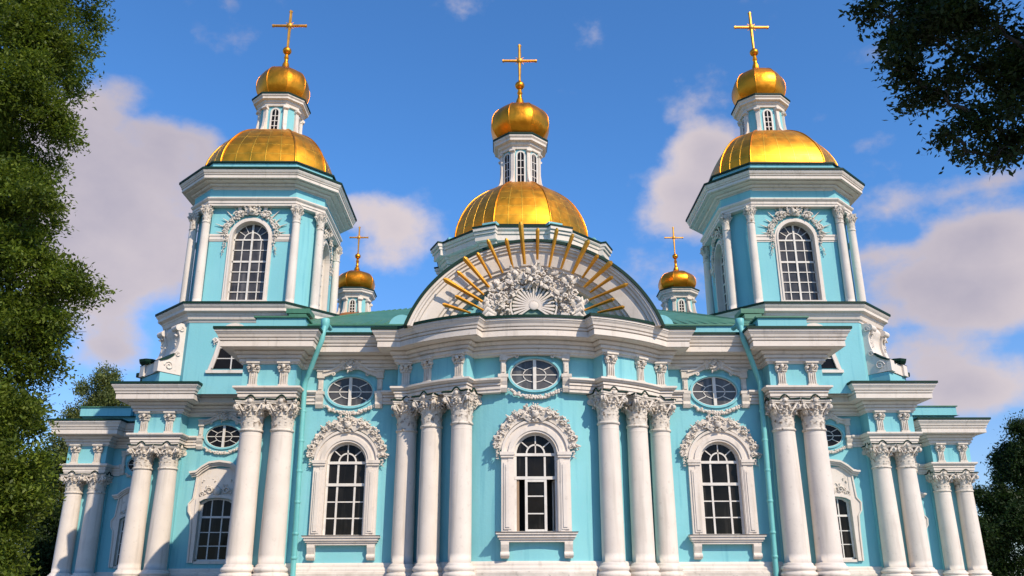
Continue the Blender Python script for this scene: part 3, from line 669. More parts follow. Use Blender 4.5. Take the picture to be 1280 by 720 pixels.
# ---- roofs
rf = MB(); sm_ = MB()
for s in (-1, 1):
    v = [(s*6, 47.6, 13.15), (s*15.7, 47.6, 13.15), (s*15.9, 60.5, 15.6), (s*11.5, 60.5, 17.3), (s*6, 58, 17.9)]
    v2 = [(x, y, z-.6) for x, y, z in v]
    rf.add(v+v2, [(0, 1, 2, 3, 4), (5, 6, 1, 0), (6, 7, 2, 1)])
    for k in range(15):
        x = 6.4+k*.62; x2 = 6+(x-6)*.62; z2 = 17.85-.1*(x2-6); sm_.tube([(s*x, 47.6, 13.2), (s*x2, 58, z2)], .07, 4)
    rf.box(min(s*5.5, s*15.85), max(s*5.5, s*15.85), 47.3, 47.62, 13.12, 13.23)
    # wing roofs
    rf.add([(s*16, 62.3, 12.9), (s*28.6, 62.3, 12.9), (s*28.6, 80, 15.0), (s*16, 80, 15.0)], [(0, 1, 2, 3)])
    rf.add([(s*28, 79.3, 13.9), (s*41.3, 79.3, 13.9), (s*41.3, 110, 15.0), (s*28, 110, 15.0)], [(0, 1, 2, 3)])
    # stepped green pieces where the roof meets the tower
    for k, (a, b) in enumerate(((15.75, 17.3), (15.9, 17.15), (15.7, 17.4))):
        xs = sorted((s*a, s*b)); rf.box(xs[0], xs[1], 59.0+.1*k, 61, 16.75+.45*k, 17.1+.45*k)
body = MB()
for a, b in ((45.6, 62),):
    n = 28; pts = [(7.1*cos(pi*i/n), 9.6+7.1*sin(pi*i/n)) for i in range(n+1)]
    rf.ring([(x*.96, 9.6+(z-9.6)*.96) for x, z in pts], pts, a, b)
rf.v += []; k_ = len(rf.v); rf.f += [tuple(i+k_ for i in f) for f in sm_.f]; rf.v += sm_.v; rf.sm += sm_.sm; part('roof', rf, 'roof', cath, OFF)
rb_ = MB(); rb_.box(-15.6, 15.6, 56, 96, 12.3, 15.4); rb_.box(-7.5, 7.5, 58.2, 96, 15.4, 17.5); rb_.box(-27, 27, 72, 100, 12.3, 15.0); part('upper_wall', rb_, 'paint', cath, OFF)
for s in (-1, 1):
    d = MB(); n = 14
    d.prism([(.75*cos(pi*i/n), .72*sin(pi*i/n)) for i in range(n+1)], 0, .5); part('dormer', d, 'paint', cath, at(s*7.55, 47.6, 13.2))
    d2 = MB(); d2.ring([(.74*cos(pi*i/n), .71*sin(pi*i/n)) for i in range(n+1)], [(.9*cos(pi*i/n), .88*sin(pi*i/n)) for i in range(n+1)], -.15, 2.5)
    link('dormer_roof', d2.mesh('dormer_roof', M['roof']), cath.children[-1])
    # dark metal roof vent over the wing
    ve = MB(); ve.lathe([(.5, 13.0), (.5, 14.0), (.85, 14.05), (.85, 14.25), (.55, 14.35), (.5, 14.9), (.72, 15.15), (.78, 15.35), (.6, 15.4)], 8, smooth=False); part('roof_vent', ve, 'flash', cath, at(s*28.9, 64.2, 0))

# ---- pediment with the sunburst
pd = MB(); ZP = 9.6
def parc(r, y, n=64, lo=12.0):
    t0 = math.asin((lo-ZP)/r); return [(-r*cos(t0+(pi-2*t0)*i/n), y, ZP+r*sin(t0+(pi-2*t0)*i/n)) for i in range(n+1)]
prof = [(7.18, 46.6), (7.18, 43.3), (7.02, 43.3), (6.98, 43.38), (6.9, 43.4), (6.86, 43.52), (6.74, 43.54), (6.70, 43.66), (6.5, 43.7), (6.0, 43.86), (5.95, 43.98), (5.84, 44.0), (5.8, 44.18), (5.62, 44.22), (5.58, 44.42), (5.36, 44.46), (5.3, 45.1)]
pd.sweep([parc(r, y) for r, y in prof])
ped = part('pediment', pd, 'white', cath, OFF)
pe = MB(); pe.sweep([parc(r, y) for r, y in ((7.15, 43.6), (7.15, 43.2), (7.30, 43.2), (7.34, 43.3), (7.34, 46.5))]); part('pediment_edge', pe, 'flash', ped)
ty = MB(); t0 = math.asin((11.9-ZP)/5.6); ty.prism([(-5.6*cos(t0+(pi-2*t0)*i/32), ZP+5.6*sin(t0+(pi-2*t0)*i/32)) for i in range(33)], 45.0, 45.5); part('tympanum', ty, 'paint', ped)
bo = MB()                                                     # concave bow roof between cornice and pediment
bo.add([(x, y, 12.15) for x, y in [(-7, 46.5)]+[(-x, y) for x, y in reversed(arc(8.6, 0, .8, 10)[1:])]+arc(8.6, 0, .8, 10)+[(7, 46.5)]], [tuple(range(23))]); part('bow_roof', bo, 'roof', ped)
# fan in a half-round niche
fan = MB(); FC = (0, 43.95, 13.28)
hub = MB()
for i in range(-3, 20):
    a = pi*i/16; w0, w1 = .03, .062
    p = Vector((cos(a), sin(a))); q = Vector((-p.y, p.x)); c0 = Vector((0, FC[2]))
    fan.prism([tuple(c0+p*.2+q*w0), tuple(c0+p*.2-q*w0), tuple(c0+p*1.12-q*w1), tuple(c0+p*1.18), tuple(c0+p*1.12+q*w1)], FC[1]-.05, FC[1]+.08)
fan.blob((0, FC[1]-.04, FC[2]), (.27, .06, .25), None, 18, 8)
fan.ring([(1.2*cos(rad(-30)+rad(240)*i/30), FC[2]+1.16*sin(rad(-30)+rad(240)*i/30)) for i in range(31)], [(1.29*cos(rad(-30)+rad(240)*i/30), FC[2]+1.25*sin(rad(-30)+rad(240)*i/30)) for i in range(31)], FC[1]-.06, FC[1]+.3)
part('sunburst_fan', fan, 'white', ped)
fb = MB(); fb.prism([(1.28*cos(rad(-40)+rad(260)*i/30), FC[2]+1.24*sin(rad(-40)+rad(260)*i/30)) for i in range(31)], FC[1]+.1, FC[1]+.25); part('fan_backing', fb, 'fanback', ped)
bk = MB(); bk.prism([(-2.9, 12.1), (2.9, 12.1), (2.6, 13.8), (1.9, 14.7), (1.0, 15.3), (0, 15.6), (-1.0, 15.3), (-1.9, 14.7), (-2.6, 13.8)], 44.5, 45.2); part('relief_backing', bk, 'white', ped)
rl = MB()                                                     # clouds, cherub heads and drapery heaped round the fan
for i in range(150):
    a = rad(rnd.uniform(-14, 194)); r = rnd.uniform(1.45, 2.5)*(1-.06*cos(2*a))+.12*sin(a); p = (r*cos(a)*1.04, 44.15-rnd.uniform(0, .45), 12.75+r*sin(a)*1.08)
    foliage_relief(rl, p, rnd.uniform(.13, .24), 5)
for x, z in ((.05, 15.32), (-2.0, 14.45), (2.0, 14.75), (-2.5, 13.35), (2.45, 13.5), (-.95, 15.0)):
    rl.blob((x, 43.66, z), (.15, .15, .19), None, 10, 7); rl.blob((x, 43.52, z-.03), (.04, .05, .05), None, 6, 4)
    for _ in range(7): rl.blob((x+rnd.uniform(-.17, .17), 43.7+rnd.uniform(-.1, .08), z+rnd.uniform(.04, .2)), rnd.uniform(.06, .1), None, 6, 4)
    foliage_relief(rl, (x, 43.75, z-.3), .22, 8)
    for sg in (-1, 1): rl.leafstrip((x+sg*.12, 43.72, z-.2), Vector((sg*.8, -.1, .45)).normalized(), (0, -1, 0), .26, .42, .14)
for _ in range(70):
    a = rad(rnd.uniform(-5, 185)); r = rnd.uniform(1.4, 2.55); d_ = Vector((rnd.uniform(-1, 1), -.2, rnd.uniform(-.6, 1))).normalized(); rl.leafstrip((r*cos(a), 43.95-rnd.uniform(0, .25), 12.85+r*sin(a)), d_, (0, -1, 0), rnd.uniform(.14, .26), rnd.uniform(.25, .5), .16)
for i in range(26):
    a = rad(rnd.uniform(8, 172)); r = rnd.uniform(1.7, 2.5); curl(rl, (r*cos(a), 43.85-rnd.uniform(0, .2), 12.8+r*sin(a)), rnd.uniform(.12, .22), .06, rnd.choice((-1, 1)), 1.0)
for sg in (-1, 1):
    for k in range(4):
        z = 12.5+k*.28; rl.tube([(sg*(2.0+.1*k), 43.9, z), (sg*(2.45+.05*k), 43.6, z+.2), (sg*(2.8-.05*k), 43.8, z-.1)], [.16, .18, .1], 7)
part('stucco_group', rl, 'relief', ped)
RAY_ENDS = [(-4.86, 13.03, -3.51, 13.02), (-4.2, 13.49, -2.8, 13.18), (-4.83, 14.45, -2.86, 13.68), (-4.12, 14.87, -2.79, 14.08), (-3.78, 15.68, -2.48, 14.52), (-3.06, 15.94, -2.36, 15.04), (-2.51, 16.72, -1.72, 15.36), (-1.5, 16.79, -1.16, 15.66), (-0.71, 17.76, -0.49, 15.9), (0.23, 17.39, 0.23, 16.14),
            (1.29, 17.39, 0.89, 15.72), (2.15, 17.06, 1.55, 15.6), (2.99, 16.71, 2.18, 15.31), (3.47, 15.83, 2.73, 15.04), (4.21, 15.45, 2.82, 14.52), (4.23, 14.59, 3.14, 14.2), (5.01, 14.17, 3.05, 13.76), (4.25, 13.33, 2.81, 13.18), (4.76, 12.88, 3.52, 13.02)]
for k, (xo, zo, xi, zi) in enumerate(RAY_ENDS):              # gilded bars leaning forward, thick at the outer end
    r = MB(); a = Vector((xi*.97, 43.66, zi-.22-(zo-zi)*.05)); b = Vector((xo, 42.85, zo)); d = (b-a).normalized(); n1 = Vector((0, -1, 0)); sd = d.cross(n1).normalized(); n1 = sd.cross(d)
    w = .145 if k in (2, 4, 8, 12, 14) else .11; vs = []
    for p, q in ((a, .55), (a.lerp(b, .93), 1.0), (b, .45)): vs += [p+sd*w*q, p+n1*w*.8*q, p-sd*w*q, p-n1*w*.5*q]
    r.add(vs, [(0, 1, 2, 3)]+[(i*4+j, i*4+(j+1) % 4, (i+1)*4+(j+1) % 4, (i+1)*4+j) for i in range(2) for j in range(4)]+[(8, 9, 10, 11)])
    part('sunray', r, 'goldr', ped)

# ---- domes, lanterns, crosses
def octo(a, w, z): return [(x, y, z) for x, y in ((-a, -w), (a, -w), (w, -a), (w, a), (a, w), (-a, w), (-w, a), (-w, -a))]
T8 = math.tan(pi/8)
def oct_sweep(mb, a, w, prof): mb.sweep([octo(a+o*T8, w+o, z) for o, z in prof], False, True)
def ribbed(mb, prof, ratio=T8, n=8, panel=None, sub=6, bulge=0.0):
    """faceted dome: prof (w,z); each side its own strip with UV; ratio = a/w"""
    L = [0]
    for i in range(1, len(prof)): L.append(L[-1]+math.dist(prof[i], prof[i-1]))
    tot = L[-1]; rows = max(3, round(tot/1.35)) if panel is None else panel
    uvs = []
    for k in range(8):
        base = len(mb.v)
        cr = [octo(w*ratio, w, z) for w, z in prof]
        i0, i1 = k, (k+1) % 8
        nseg = sub; vs = []
        for r, row in enumerate(cr):
            A, B = Vector(row[i0]), Vector(row[i1]); mid = ((A+B)/2); mid.z = 0; no = mid.normalized() if mid.length > 1e-6 else Vector((0, 0, 0))
            wd = (B-A).length
            for j in range(nseg+1):
                t = j/nseg; vs.append(A.lerp(B, t)+no*(bulge*wd*4*t*(1-t)))
        fs = [(r*(nseg+1)+j, r*(nseg+1)+j+1, (r+1)*(nseg+1)+j+1, (r+1)*(nseg+1)+j) for r in range(len(prof)-1) for j in range(nseg)]
        nf = len(mb.f); mb.add(vs, fs, True)
        cols = 5 if k % 2 == 0 and ratio > .5 else (3 if ratio > .5 else 4)
        for q, f in enumerate(fs):
            mb.uv[nf+q] = [((vi % (nseg+1))/nseg*cols, L[vi//(nseg+1)]/tot*rows) for vi in f]
def gold_obj(name, mb, m, parent, loc=(0, 0, 0)):
    me = mb.mesh(name, M[m]); uvl = me.uv_layers.new(name='UVMap')
    for fi, uvs in mb.uv.items():
        for li, uv in zip(me.polygons[fi].loop_indices, uvs): uvl.data[li].uv = uv
    return link(name, me, parent, loc)
def spl(pts, n=26):
    out = []; P = [pts[0]]+pts+[pts[-1]]
    for i in range(1, len(P)-2):
        m = max(2, n//(len(pts)-1))
        for k in range(m):
            t = k/m; q = []
            for c in (0, 1):
                p0, p1, p2, p3 = P[i-1][c], P[i][c], P[i+1][c], P[i+2][c]
                q.append(.5*(2*p1+(p2-p0)*t+(2*p0-5*p1+4*p2-p3)*t*t+(3*p1-p0-3*p2+p3)*t**3))
            out.append(tuple(q))
    out.append(pts[-1]); return out
def ribs_at(mb, prof, ratio, r):
    for k in range(8):
        mb.tube([tuple(Vector(octo(w*ratio, w, z)[k])) for w, z in prof], r, 6)
def onion(parent, z0, R, zt):                                 # z0 bottom, R widest radius (flat to flat), zt top
    h = zt-z0
    pr = spl([(R*.74, z0), (R*.80, z0+h*.04), (R*.95, z0+h*.22), (R*1.0, z0+h*.42), (R*.95, z0+h*.62), (R*.78, z0+h*.80), (R*.50, z0+h*.92), (R*.26, z0+h*.985), (R*.17, z0+h*1.06), (R*.12, z0+h*1.2)], 36)
    m = MB(); ribbed(m, pr, T8, sub=5, bulge=.05); o = gold_obj('onion_dome', m, 'goldp', parent)
    r = MB(); ribs_at(r, pr[:-6], T8, R*.014); gold_obj('dome_rib', r, 'goldp', parent)
def cross(parent, zb, zball, rball, zc, ztop, arm):
    f = MB(); r = rball
    f.lathe([(r*1.0, zb), (r*.75, zb+.15), (r*.5, zb+(zball-zb)*.35), (r*.62, zb+(zball-zb)*.38), (r*.45, zb+(zball-zb)*.42), (r*.42, zb+(zball-zb)*.6), (r*.58, zb+(zball-zb)*.63), (r*.36, zball-r*1.1), (r*.45, zball-r*.95)], 14, cap=False)
    f.blob((0, 0, zball), (r, r, r*.92), None, 16, 12); f.lathe([(r*.4, zball+r*.8), (r*.2, zball+r*1.3), (r*.16, zball+r*1.7)], 10)
    gold_obj('finial', f, 'goldp', parent)
    c = MB(); t = arm*.066
    def bar(p, q, w0, w1):
        p, q = Vector(p), Vector(q); d = (q-p).normalized(); s = d.cross(Vector((0, 1, 0))); vs = []
        for a, w in ((p, w0), (p.lerp(q, .88), w1*.85), (p.lerp(q, .93), w1*1.35), (q, w1*.9)):
            vs += [a+s*w+Vector((0, t*.5, 0)), a+s*w*.4+Vector((0, -t, 0)), a-s*w*.4+Vector((0, -t, 0)), a-s*w+Vector((0, t*.5, 0)), a+Vector((0, t, 0))]
        c.add(vs, [tuple(range(5)), tuple(range(19, 14, -1))]+[(i*5+j, i*5+(j+1) % 5, (i+1)*5+(j+1) % 5, (i+1)*5+j) for i in range(3) for j in range(5)])
    z0 = zball+r*.9
    bar((0, 0, zc), (0, 0, z0-.2), t*1.5, t*1.2); bar((0, 0, zc), (0, 0, ztop), t*1.4, t*1.4); bar((0, 0, zc), (arm, 0, zc), t*1.4, t*1.4); bar((0, 0, zc), (-arm, 0, zc), t*1.4, t*1.4)
    c.blob((0, -t*.5, zc), (t*2.6, t*1.6, t*2.6), None, 10, 6)
    for a in (45, 135, 225, 315): c.tube([(0, 0, zc), (cos(rad(a))*t*5, 0, zc+sin(rad(a))*t*5)], [t*.7, t*.2], 5)
    gold_obj('cross', c, 'goldc', parent)
def lantern(parent, z0, z1, R, zc1, Rc, every=True):                       # z0..z1 body, cornice to zc1 with radius Rc
    RA = R*T8 if every else R*.52
    b = MB(); oct_sweep(b, RA, R, [(0, z0), (0, z1)]); part('lantern', b, 'paint', parent)
    for k in range(8):
        p8 = octo(RA, R, 0)[k]; a = math.atan2(p8[1], p8[0]); rr = math.hypot(p8[0], p8[1]); Mx = Matrix.Rotation(a, 4, 'Z'); w = MB(); w.M = Mx
        w.box(rr-.16, rr+.14, -.17, .17, z0, z1); w.box(rr-.1, rr+.2, -.22, .22, z1-.45, z1-.1); w.box(rr-.1, rr+.24, -.24, .24, z0, z0+.3)
        w.tube([(rr+.2, -.26, z1-.3), (rr+.2, .26, z1-.3)], .12, 8)
        fp = [(rr-.1, z0+1.5), (rr+.16, z0+1.5), (rr+.20, z0+1.1), (rr+.25, z0+.7), (rr+.38, z0+.38), (rr+.5, z0+.28), (rr+.5, z0), (rr-.1, z0)]
        w.add([(x, -.13, z) for x, z in fp]+[(x, .13, z) for x, z in fp], [tuple(range(8)), tuple(range(15, 7, -1))]+[(i, i+8, (i+1) % 8+8, (i+1) % 8) for i in range(8)])
        w.M = None; part('lantern_pilaster', w, 'white', parent)
    hw = R*T8*.52; zt = z1-.62; zb = z0+.35
    for k in range(0, 8, 1 if every else 2):
        fr = MB(); gl = MB(); a = k*pi/4; Mx = Matrix.Rotation(a-pi/2+pi, 4, 'Z'); fr.M = gl.M = Mx @ Matrix.Translation((0, -R, 0))
        A = arch(hw-.07, zb, zt-.1, 8, rz=.32); B = arch(hw+.08, zb-.05, zt-.1, 8, rz=.46)
        fr.ring(A, B, -.09, .02); fr.box(-.035, .035, -.06, 0, zb, zt+.2)
        for j in range(1, 4): z = zb+(zt-zb)*j/4*1.04; fr.box(-hw, hw, -.055, 0, z-.03, z+.03)
        gl.prism([(-hw+.05, zb), (hw-.05, zb), (hw-.05, zt-.1), (hw*.6, zt+.13), (0, zt+.2), (-hw*.6, zt+.13), (-hw+.05, zt-.1)], -.03, -.01)
        part('lantern_frame', fr, 'frame', parent); part('lantern_pane', gl, 'glass', parent)
    c = MB(); d = Rc-R; h = zc1-z1
    oct_sweep(c, RA, R, [(-.2, z1-.12), (.18, z1-.12), (.2, z1+h*.1), (d*.45, z1+h*.2), (d*.5, z1+h*.38), (d*.85, z1+h*.45), (d*.85, z1+h*.62), (d, z1+h*.75), (d, z1+h*.88), (-.1, z1+h*1.0)])
    part('lantern_cornice', c, 'white', parent)
    e = MB(); oct_sweep(e, RA, R, [(d*.9, z1+h*.885), (d+.07, z1+h*.885), (d+.07, z1+h*1.02), (-.3, z1+h*1.05)]); part('lantern_flashing', e, 'flash', parent)
def cupola(parent, z0, z1, R, zc1, Rc, on0, onR, on1, ball, rb, cz, ctop, arm, every=True):
    lantern(parent, z0, z1, R, zc1, Rc, every); onion(parent, on0, onR, on1); cross(parent, on1, ball, rb, cz, ctop, arm)
    k = MB(); k.lathe([(onR*.86, zc1-.05), (onR*.80, on0+.05)], 8, ph=pi/8, smooth=False); part('onion_seat', k, 'white', parent)

# ---- bell tower (built once, then copied)
TA, TW, BA, BW = 3.2, 4.8, 3.4, 6.2
tb = MB(); tb.add(octo(BA, BW, 12.0)+octo(BA, BW, 17.75), [(i, (i+1) % 8, (i+1) % 8+8, i+8) for i in range(8)]+[tuple(range(8, 16))])
tower = part('bell_tower', tb, 'paint', cath, at(-21.4, 66.8, 0))
# upper hollow drum with real openings
def octc(a, w): return [(x, y) for x, y, _ in octo(a, w, 0)]
up = part('tower_wall', hollow(octc(TA, TW), octc(TA-.3, TW-.7), 18.6, 28.6), 'paint', tower)
cuts = [(Matrix.Rotation(k*pi/2, 4, 'Z') @ Matrix.Translation((0, -TW, 0)), arch(1.5, 19.5, 24.65, 18), -1, 1.2) for k in range(4)]
cut(up, cuts)
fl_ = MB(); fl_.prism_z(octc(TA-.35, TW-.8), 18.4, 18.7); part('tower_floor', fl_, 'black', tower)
cr = MB(); oct_sweep(cr, BA, BW, [(-.5, 17.35), (.05, 17.35), (.08, 17.5), (.2, 17.55), (.28, 17.8), (.34, 17.85), (.34, 18.0), (.62, 18.08), (.62, 18.28), (.72, 18.4), (.78, 18.5), (.78, 18.58), (-1.2, 18.60)])
for k in range(4):                                            # plinth under the drum columns
    pass
part('tower_cornice', cr, 'white', tower); cr = MB()
oct_sweep(cr, TA, TW, [(.62, 18.58), (.62, 18.85), (.55, 18.95), (-.1, 18.97)])
part('column_plinth', cr, 'white', tower); cr = MB()
oct_sweep(cr, TA, TW, [(-.3, 27.22), (.5, 27.22), (.5, 27.4), (.56, 27.42), (.56, 27.58), (.52, 27.59), (.52, 27.62), (.64, 27.7), (.7, 27.78), (.7, 27.88), (-.1, 27.92)])
part('tower_architrave', cr, 'white', tower); cr = MB()
oct_sweep(cr, 2.98, TW, [(-.2, 28.580), (.5, 28.580), (.5, 28.656), (.62, 28.679), (.62, 28.748), (.56, 28.755), (.56, 28.786), (.80, 28.824), (.86, 28.900), (.86, 28.961), (.80, 28.969), (.80, 28.999), (1.22, 29.037), (1.30, 29.083), (1.22, 29.098), (1.22, 29.129), (1.55, 29.144), (1.55, 29.358), (1.50, 29.365), (1.50, 29.396), (1.60, 29.404), (1.63, 29.480), (1.58, 29.487), (1.58, 29.518), (1.66, 29.556), (1.72, 29.663), (1.74, 29.708), (1.74, 29.800), (-.5, 29.808)])
part('tower_cornice', cr, 'white', tower)
fz = MB(); oct_sweep(fz, TA, TW, [(.46, 27.85), (.46, 28.65)]); part('tower_frieze', fz, 'paint', tower); fz = MB(); oct_sweep(fz, TA+.1, TW+.9, [(0, 29.7), (0, 30.72)]); part('tower_parapet', fz, 'paint', tower)
fc = MB(); oct_sweep(fc, 2.98, TW, [(1.6, 29.805), (1.82, 29.805), (1.82, 29.97), (1.0, 30.05)]); part('tower_flashing', fc, 'flash', tower); fc = MB(); oct_sweep(fc, TA+.1, TW+.9, [(-.2, 30.73), (.14, 30.73), (.14, 30.86), (-.6, 30.90)]); part('tower_flashing', fc, 'flash', tower); fc = MB()
oct_sweep(fc, BA, BW, [(.7, 18.585), (.86, 18.585), (.86, 18.74), (-.9, 18.80)]); part('tower_flashing', fc, 'flash', tower)
sc_, sb_, scc, sfl = column_meshes(.34, .30, 6.75, 8.18, 1.95)
tme = [sc_.mesh('column', M['white']), scc.mesh('capital', M['capital'])]
tbs = MB(); tbs.lathe([(.36, .02), (.42, -.06), (.45, -.12), (.40, -.18), (.48, -.24)], 20); tbs.box(-.5, .5, -.5, .5, -.42, -.22)
# one mesh per column: shaft, base and capital share the tower's depth limit
def tower_column():
    m = MB()
    m.v = sc_.v+tbs.v; m.f = list(sc_.f)+[tuple(i+len(sc_.v) for i in f) for f in tbs.f]; m.sm = sc_.sm+tbs.sm
    return m.mesh('column', M['white'])
tcm = tower_column()
for k in range(4):
    for x, y in ((-3.52, -5.06), (3.52, -5.06)):
        p = Matrix.Rotation(k*pi/2, 4, 'Z') @ Vector((x, y, 0)); 
        link('column', tcm, tower, (p.x, p.y, 19.05), k*pi/2); link('capital', tme[1], tower, (p.x, p.y, 19.05), k*pi/2)
def tower_window():
    f = MB(); w = 1.42; y0, y1 = .42, .52; zs = 24.35
    f.ring(arch(w-.08, 19.25, zs, 18), arch(w+.06, 19.25, zs, 18), y0-.02, y1+.04)
    f.box(-.07, .07, y0-.05, y1, 19.25, 25.7)
    for x in (-.72, .72): f.box(x-.035, x+.035, y0, y1, 19.25, zs)
    for z, t in ((19.3, .07), (20.05, .035), (20.87, .035), (21.7, .035), (22.55, .075), (23.5, .035), (24.38, .06)): f.box(-w, w, y0-.02, y1, z-t, z+t)
    f.ring(arch(.62, zs, zs, 12), arch(.70, zs, zs, 12), y0, y1)
    for a in (35, 62, 118, 145):
        p = Vector((cos(rad(a)), sin(rad(a)))); q = Vector((-p.y, p.x))*.025; c0 = Vector((0, zs)); f.prism([tuple(c0+p*.68+q), tuple(c0+p*.68-q), tuple(c0+p*1.38-q), tuple(c0+p*1.38+q)], y0, y1)
    g = MB(); g.prism([(-1.38, 19.25), (1.38, 19.25)]+[(1.38*cos(pi*i/14), zs+1.38*sin(pi*i/14)) for i in range(15)], .47, .49)
    s = MB(); s.ring(arch(1.44, 19.2, zs, 20), arch(1.72, 19.2, zs, 20), -.1, .9); s.ring(arch(1.42, 19.2, zs, 20), arch(1.56, 19.2, zs, 20), -.16, .2)
    for sg in (-1, 1):
        xs = sorted((sg*1.7, sg*3.2))
        s.box(xs[0], xs[1], -.1, .05, 24.2, 24.65); s.box(xs[0], xs[1], -.15, .05, 24.5, 24.65); s.box(xs[0], xs[1], -.05, .05, 24.08, 24.16)
    s.box(-1.75, 1.75, -.18, .3, 19.02, 19.22)
    r = MB()
    for i in range(-12, 13):
        a = pi/2+i*rad(7.2); q = 1.98; foliage_relief(r, (-q*cos(a), -.16, zs+.1+q*sin(a)), .2, 9); foliage_relief(r, (-(q+.2)*cos(a), -.14, zs+.1+(q+.2)*sin(a)), .13, 5)
        if abs(i) > 4:
            for _ in range(1): foliage_relief(r, (-(q+.25)*cos(a), -.1, zs+.1+(q+.2)*sin(a)), .15, 3)
    for sg in (-1, 1):
        for k in range(9): foliage_relief(r, (sg*(1.9+.02*k), -.14, 24.2-k*.16), .19-.013*k, 4)
        curl(r, (sg*1.9, -.2, 25.3), .25, .07, sg); curl(r, (sg*1.2, -.22, 26.3), .28, .07, sg)
        for k in range(5):
            a = rad(6+k*13); p = Vector((cos(a)*sg, 0, sin(a))); b = Vector((0, -.05, zs+.2))+p*2.2
            r.tube([b, b+p*(.55+.25*(k % 2))+Vector((0, -.1, 0))], [.075, .015], 5)
        r.leafstrip((sg*.95, -.2, 26.5), Vector((sg*.2, 0, 1)).normalized(), (0, -1, 0), .3, .5, .2); 
        foliage_relief(r, (sg*.95, -.25, 26.3), .28, 8)
    r.blob((0, -.26, 26.5), (.34, .16, .3)); foliage_relief(r, (0, -.42, 26.65), .26, 16); foliage_relief(r, (0, -.3, 27.0), .2, 9)
    for dx in (-.5, -.25, .25, .5): r.leafstrip((dx*.5, -.3, 26.4), Vector((dx*1.5, 0, 1)).normalized(), (0, -1, 0), .22, .6, .22)
    r.tube([(0, -.3, 27.1), (0, -.3, 27.5)], [.07, .01], 5)
    for sg in (-1, 1): foliage_relief(r, (sg*.5, -.25, 26.7), .22, 6)
    return f, g, s, r
for k in range(4):
    p = Matrix.Rotation(k*pi/2, 4, 'Z') @ Vector((0, -TW, 0))
    if k == 0: twm = [mb.mesh(nm, M[mt]) for nm, mb, mt in zip(('window_frame', 'window_pane', 'window_surround', 'window_crest'), tower_window(), ('frame', 'glasst', 'white', 'relief'))]
    for nm, me in zip(('window_frame', 'window_pane', 'window_surround', 'window_crest'), twm): link(nm, me, tower, (p.x, p.y, .3), k*pi/2)
# arched windows of the tower base, wider at the foot
def base_window():
    s = MB(); g = MB(); f = MB()
    inn = [(-1.3, 13.85), (-1.0, 14.9), (-.85, 15.9)]+[(-.85*cos(pi*i/12), 16.2+.78*sin(pi*i/12)) for i in range(13)]+[(.85, 15.9), (1.0, 14.9), (1.3, 13.85)]
    out = [(-1.68, 13.6), (-1.32, 14.9), (-1.1, 15.9)]+[(-1.12*cos(pi*i/12), 16.2+1.08*sin(pi*i/12)) for i in range(13)]+[(1.1, 15.9), (1.32, 14.9), (1.68, 13.6)]
    s.ring(inn, out, -.14, .1); s.box(-1.75, 1.75, -.2, .1, 13.5, 13.72); s.ring([(x*.98, z) for x, z in inn], [(x*1.06, z+.04) for x, z in inn], -.2, .1)
    for sg in (-1, 1): curl(s, (sg*1.3, -.12, 15.95), .18, .09, sg); foliage_relief(s, (sg*1.3, -.12, 15.75), .14, 4)
    g.prism(inn, -.06, -.02)
    f.box(-.04, .04, -.1, 0, 13.8, 16.7)
    for z in (14.6, 15.4, 16.1): f.box(-1.1, 1.1, -.09, 0, z-.03, z+.03)
    return s, g, f
bs, bg_, bf = base_window(); bm_ = [bs.mesh('base_window_surround', M['white']), bg_.mesh('base_window_pane', M['glass']), bf.mesh('base_window_frame', M['frame'])]
for k in range(4):
    p = Matrix.Rotation(k*pi/2, 4, 'Z') @ Vector((0, -BW, 0))
    for nm, me in zip(('base_window_surround', 'base_window_pane', 'base_window_frame'), bm_): link(nm, me, tower, (p.x, p.y, 0), k*pi/2)
# big scrolled volutes on the chamfers
def volute():
    v = MB(); L_ = 3.0; e = .12
    cu = spl([(.45, 17.3), (.62, 17.0), (.55, 16.65), (.42, 16.3), (.40, 15.8), (.55, 15.2), (.85, 14.8), (1.25, 14.5), (1.72, 14.32)], 40)+[(1.74, 13.5), (-.3, 13.42), (-.3, 17.3)]
    for x0, x1, g in ((-1.55, -.85, 0), (.85, 1.55, 0), (-.9, .9, .16)):
        pts = [(x_-g if x_ > .3 else x_, z_) for x_, z_ in cu]; n = len(pts)
        v.add([(x0, -y, z) for y, z in pts]+[(x1, -y, z) for y, z in pts], [tuple(range(n)), tuple(range(2*n-1, n-1, -1))]+[(i, i+n, (i+1) % n+n, (i+1) % n) for i in range(n)])
    for x in (-1.58, 1.58):
        for (y, z, r) in ((.95, 14.0, .34), (.42, 14.95, .22), (.36, 16.85, .24)):
            pts = [(x, -(y+r*(1-.7*i/12)*cos(i/12*8.5)), z+r*(1-.7*i/12)*sin(i/12*8.5)) for i in range(13)]; v.tube(pts, .055, 6)
    for x in (-1.2, 1.2):
        v.tube([(x-.42, -.58, 16.95), (x+.42, -.58, 16.95)], .24, 12); foliage_relief(v, (x, -.6, 16.5), .22, 8)
        for k in range(4): foliage_relief(v, (x, -.5, 16.2-k*.2), .12, 3)
    c = MB(); top = [(y, z) for y, z in cu if z > 14.2 and z < 15.0 and y > .6]
    for x0, x1 in ((-1.62, -.1), (.1, 1.62)):
        n = len(top); c.add([(x0, -y-.02, z+.03) for y, z in top]+[(x1, -y-.02, z+.03) for y, z in top]+[(x0, -y+.1, z-.06) for y, z in top]+[(x1, -y+.1, z-.06) for y, z in top],
              [f for i in range(n-1) for f in ((i, i+1, i+1+n, i+n), (i+2*n, i+2*n+1, i+1, i), (i+n, i+n+1, i+3*n+1, i+3*n))])
    b = MB(); b.box(-1.5, 1.5, -1.5, .5, 12.6, 13.45); b.box(-1.56, -.1, -1.5, .5, 13.38, 13.46) if False else None
    return v, c, b
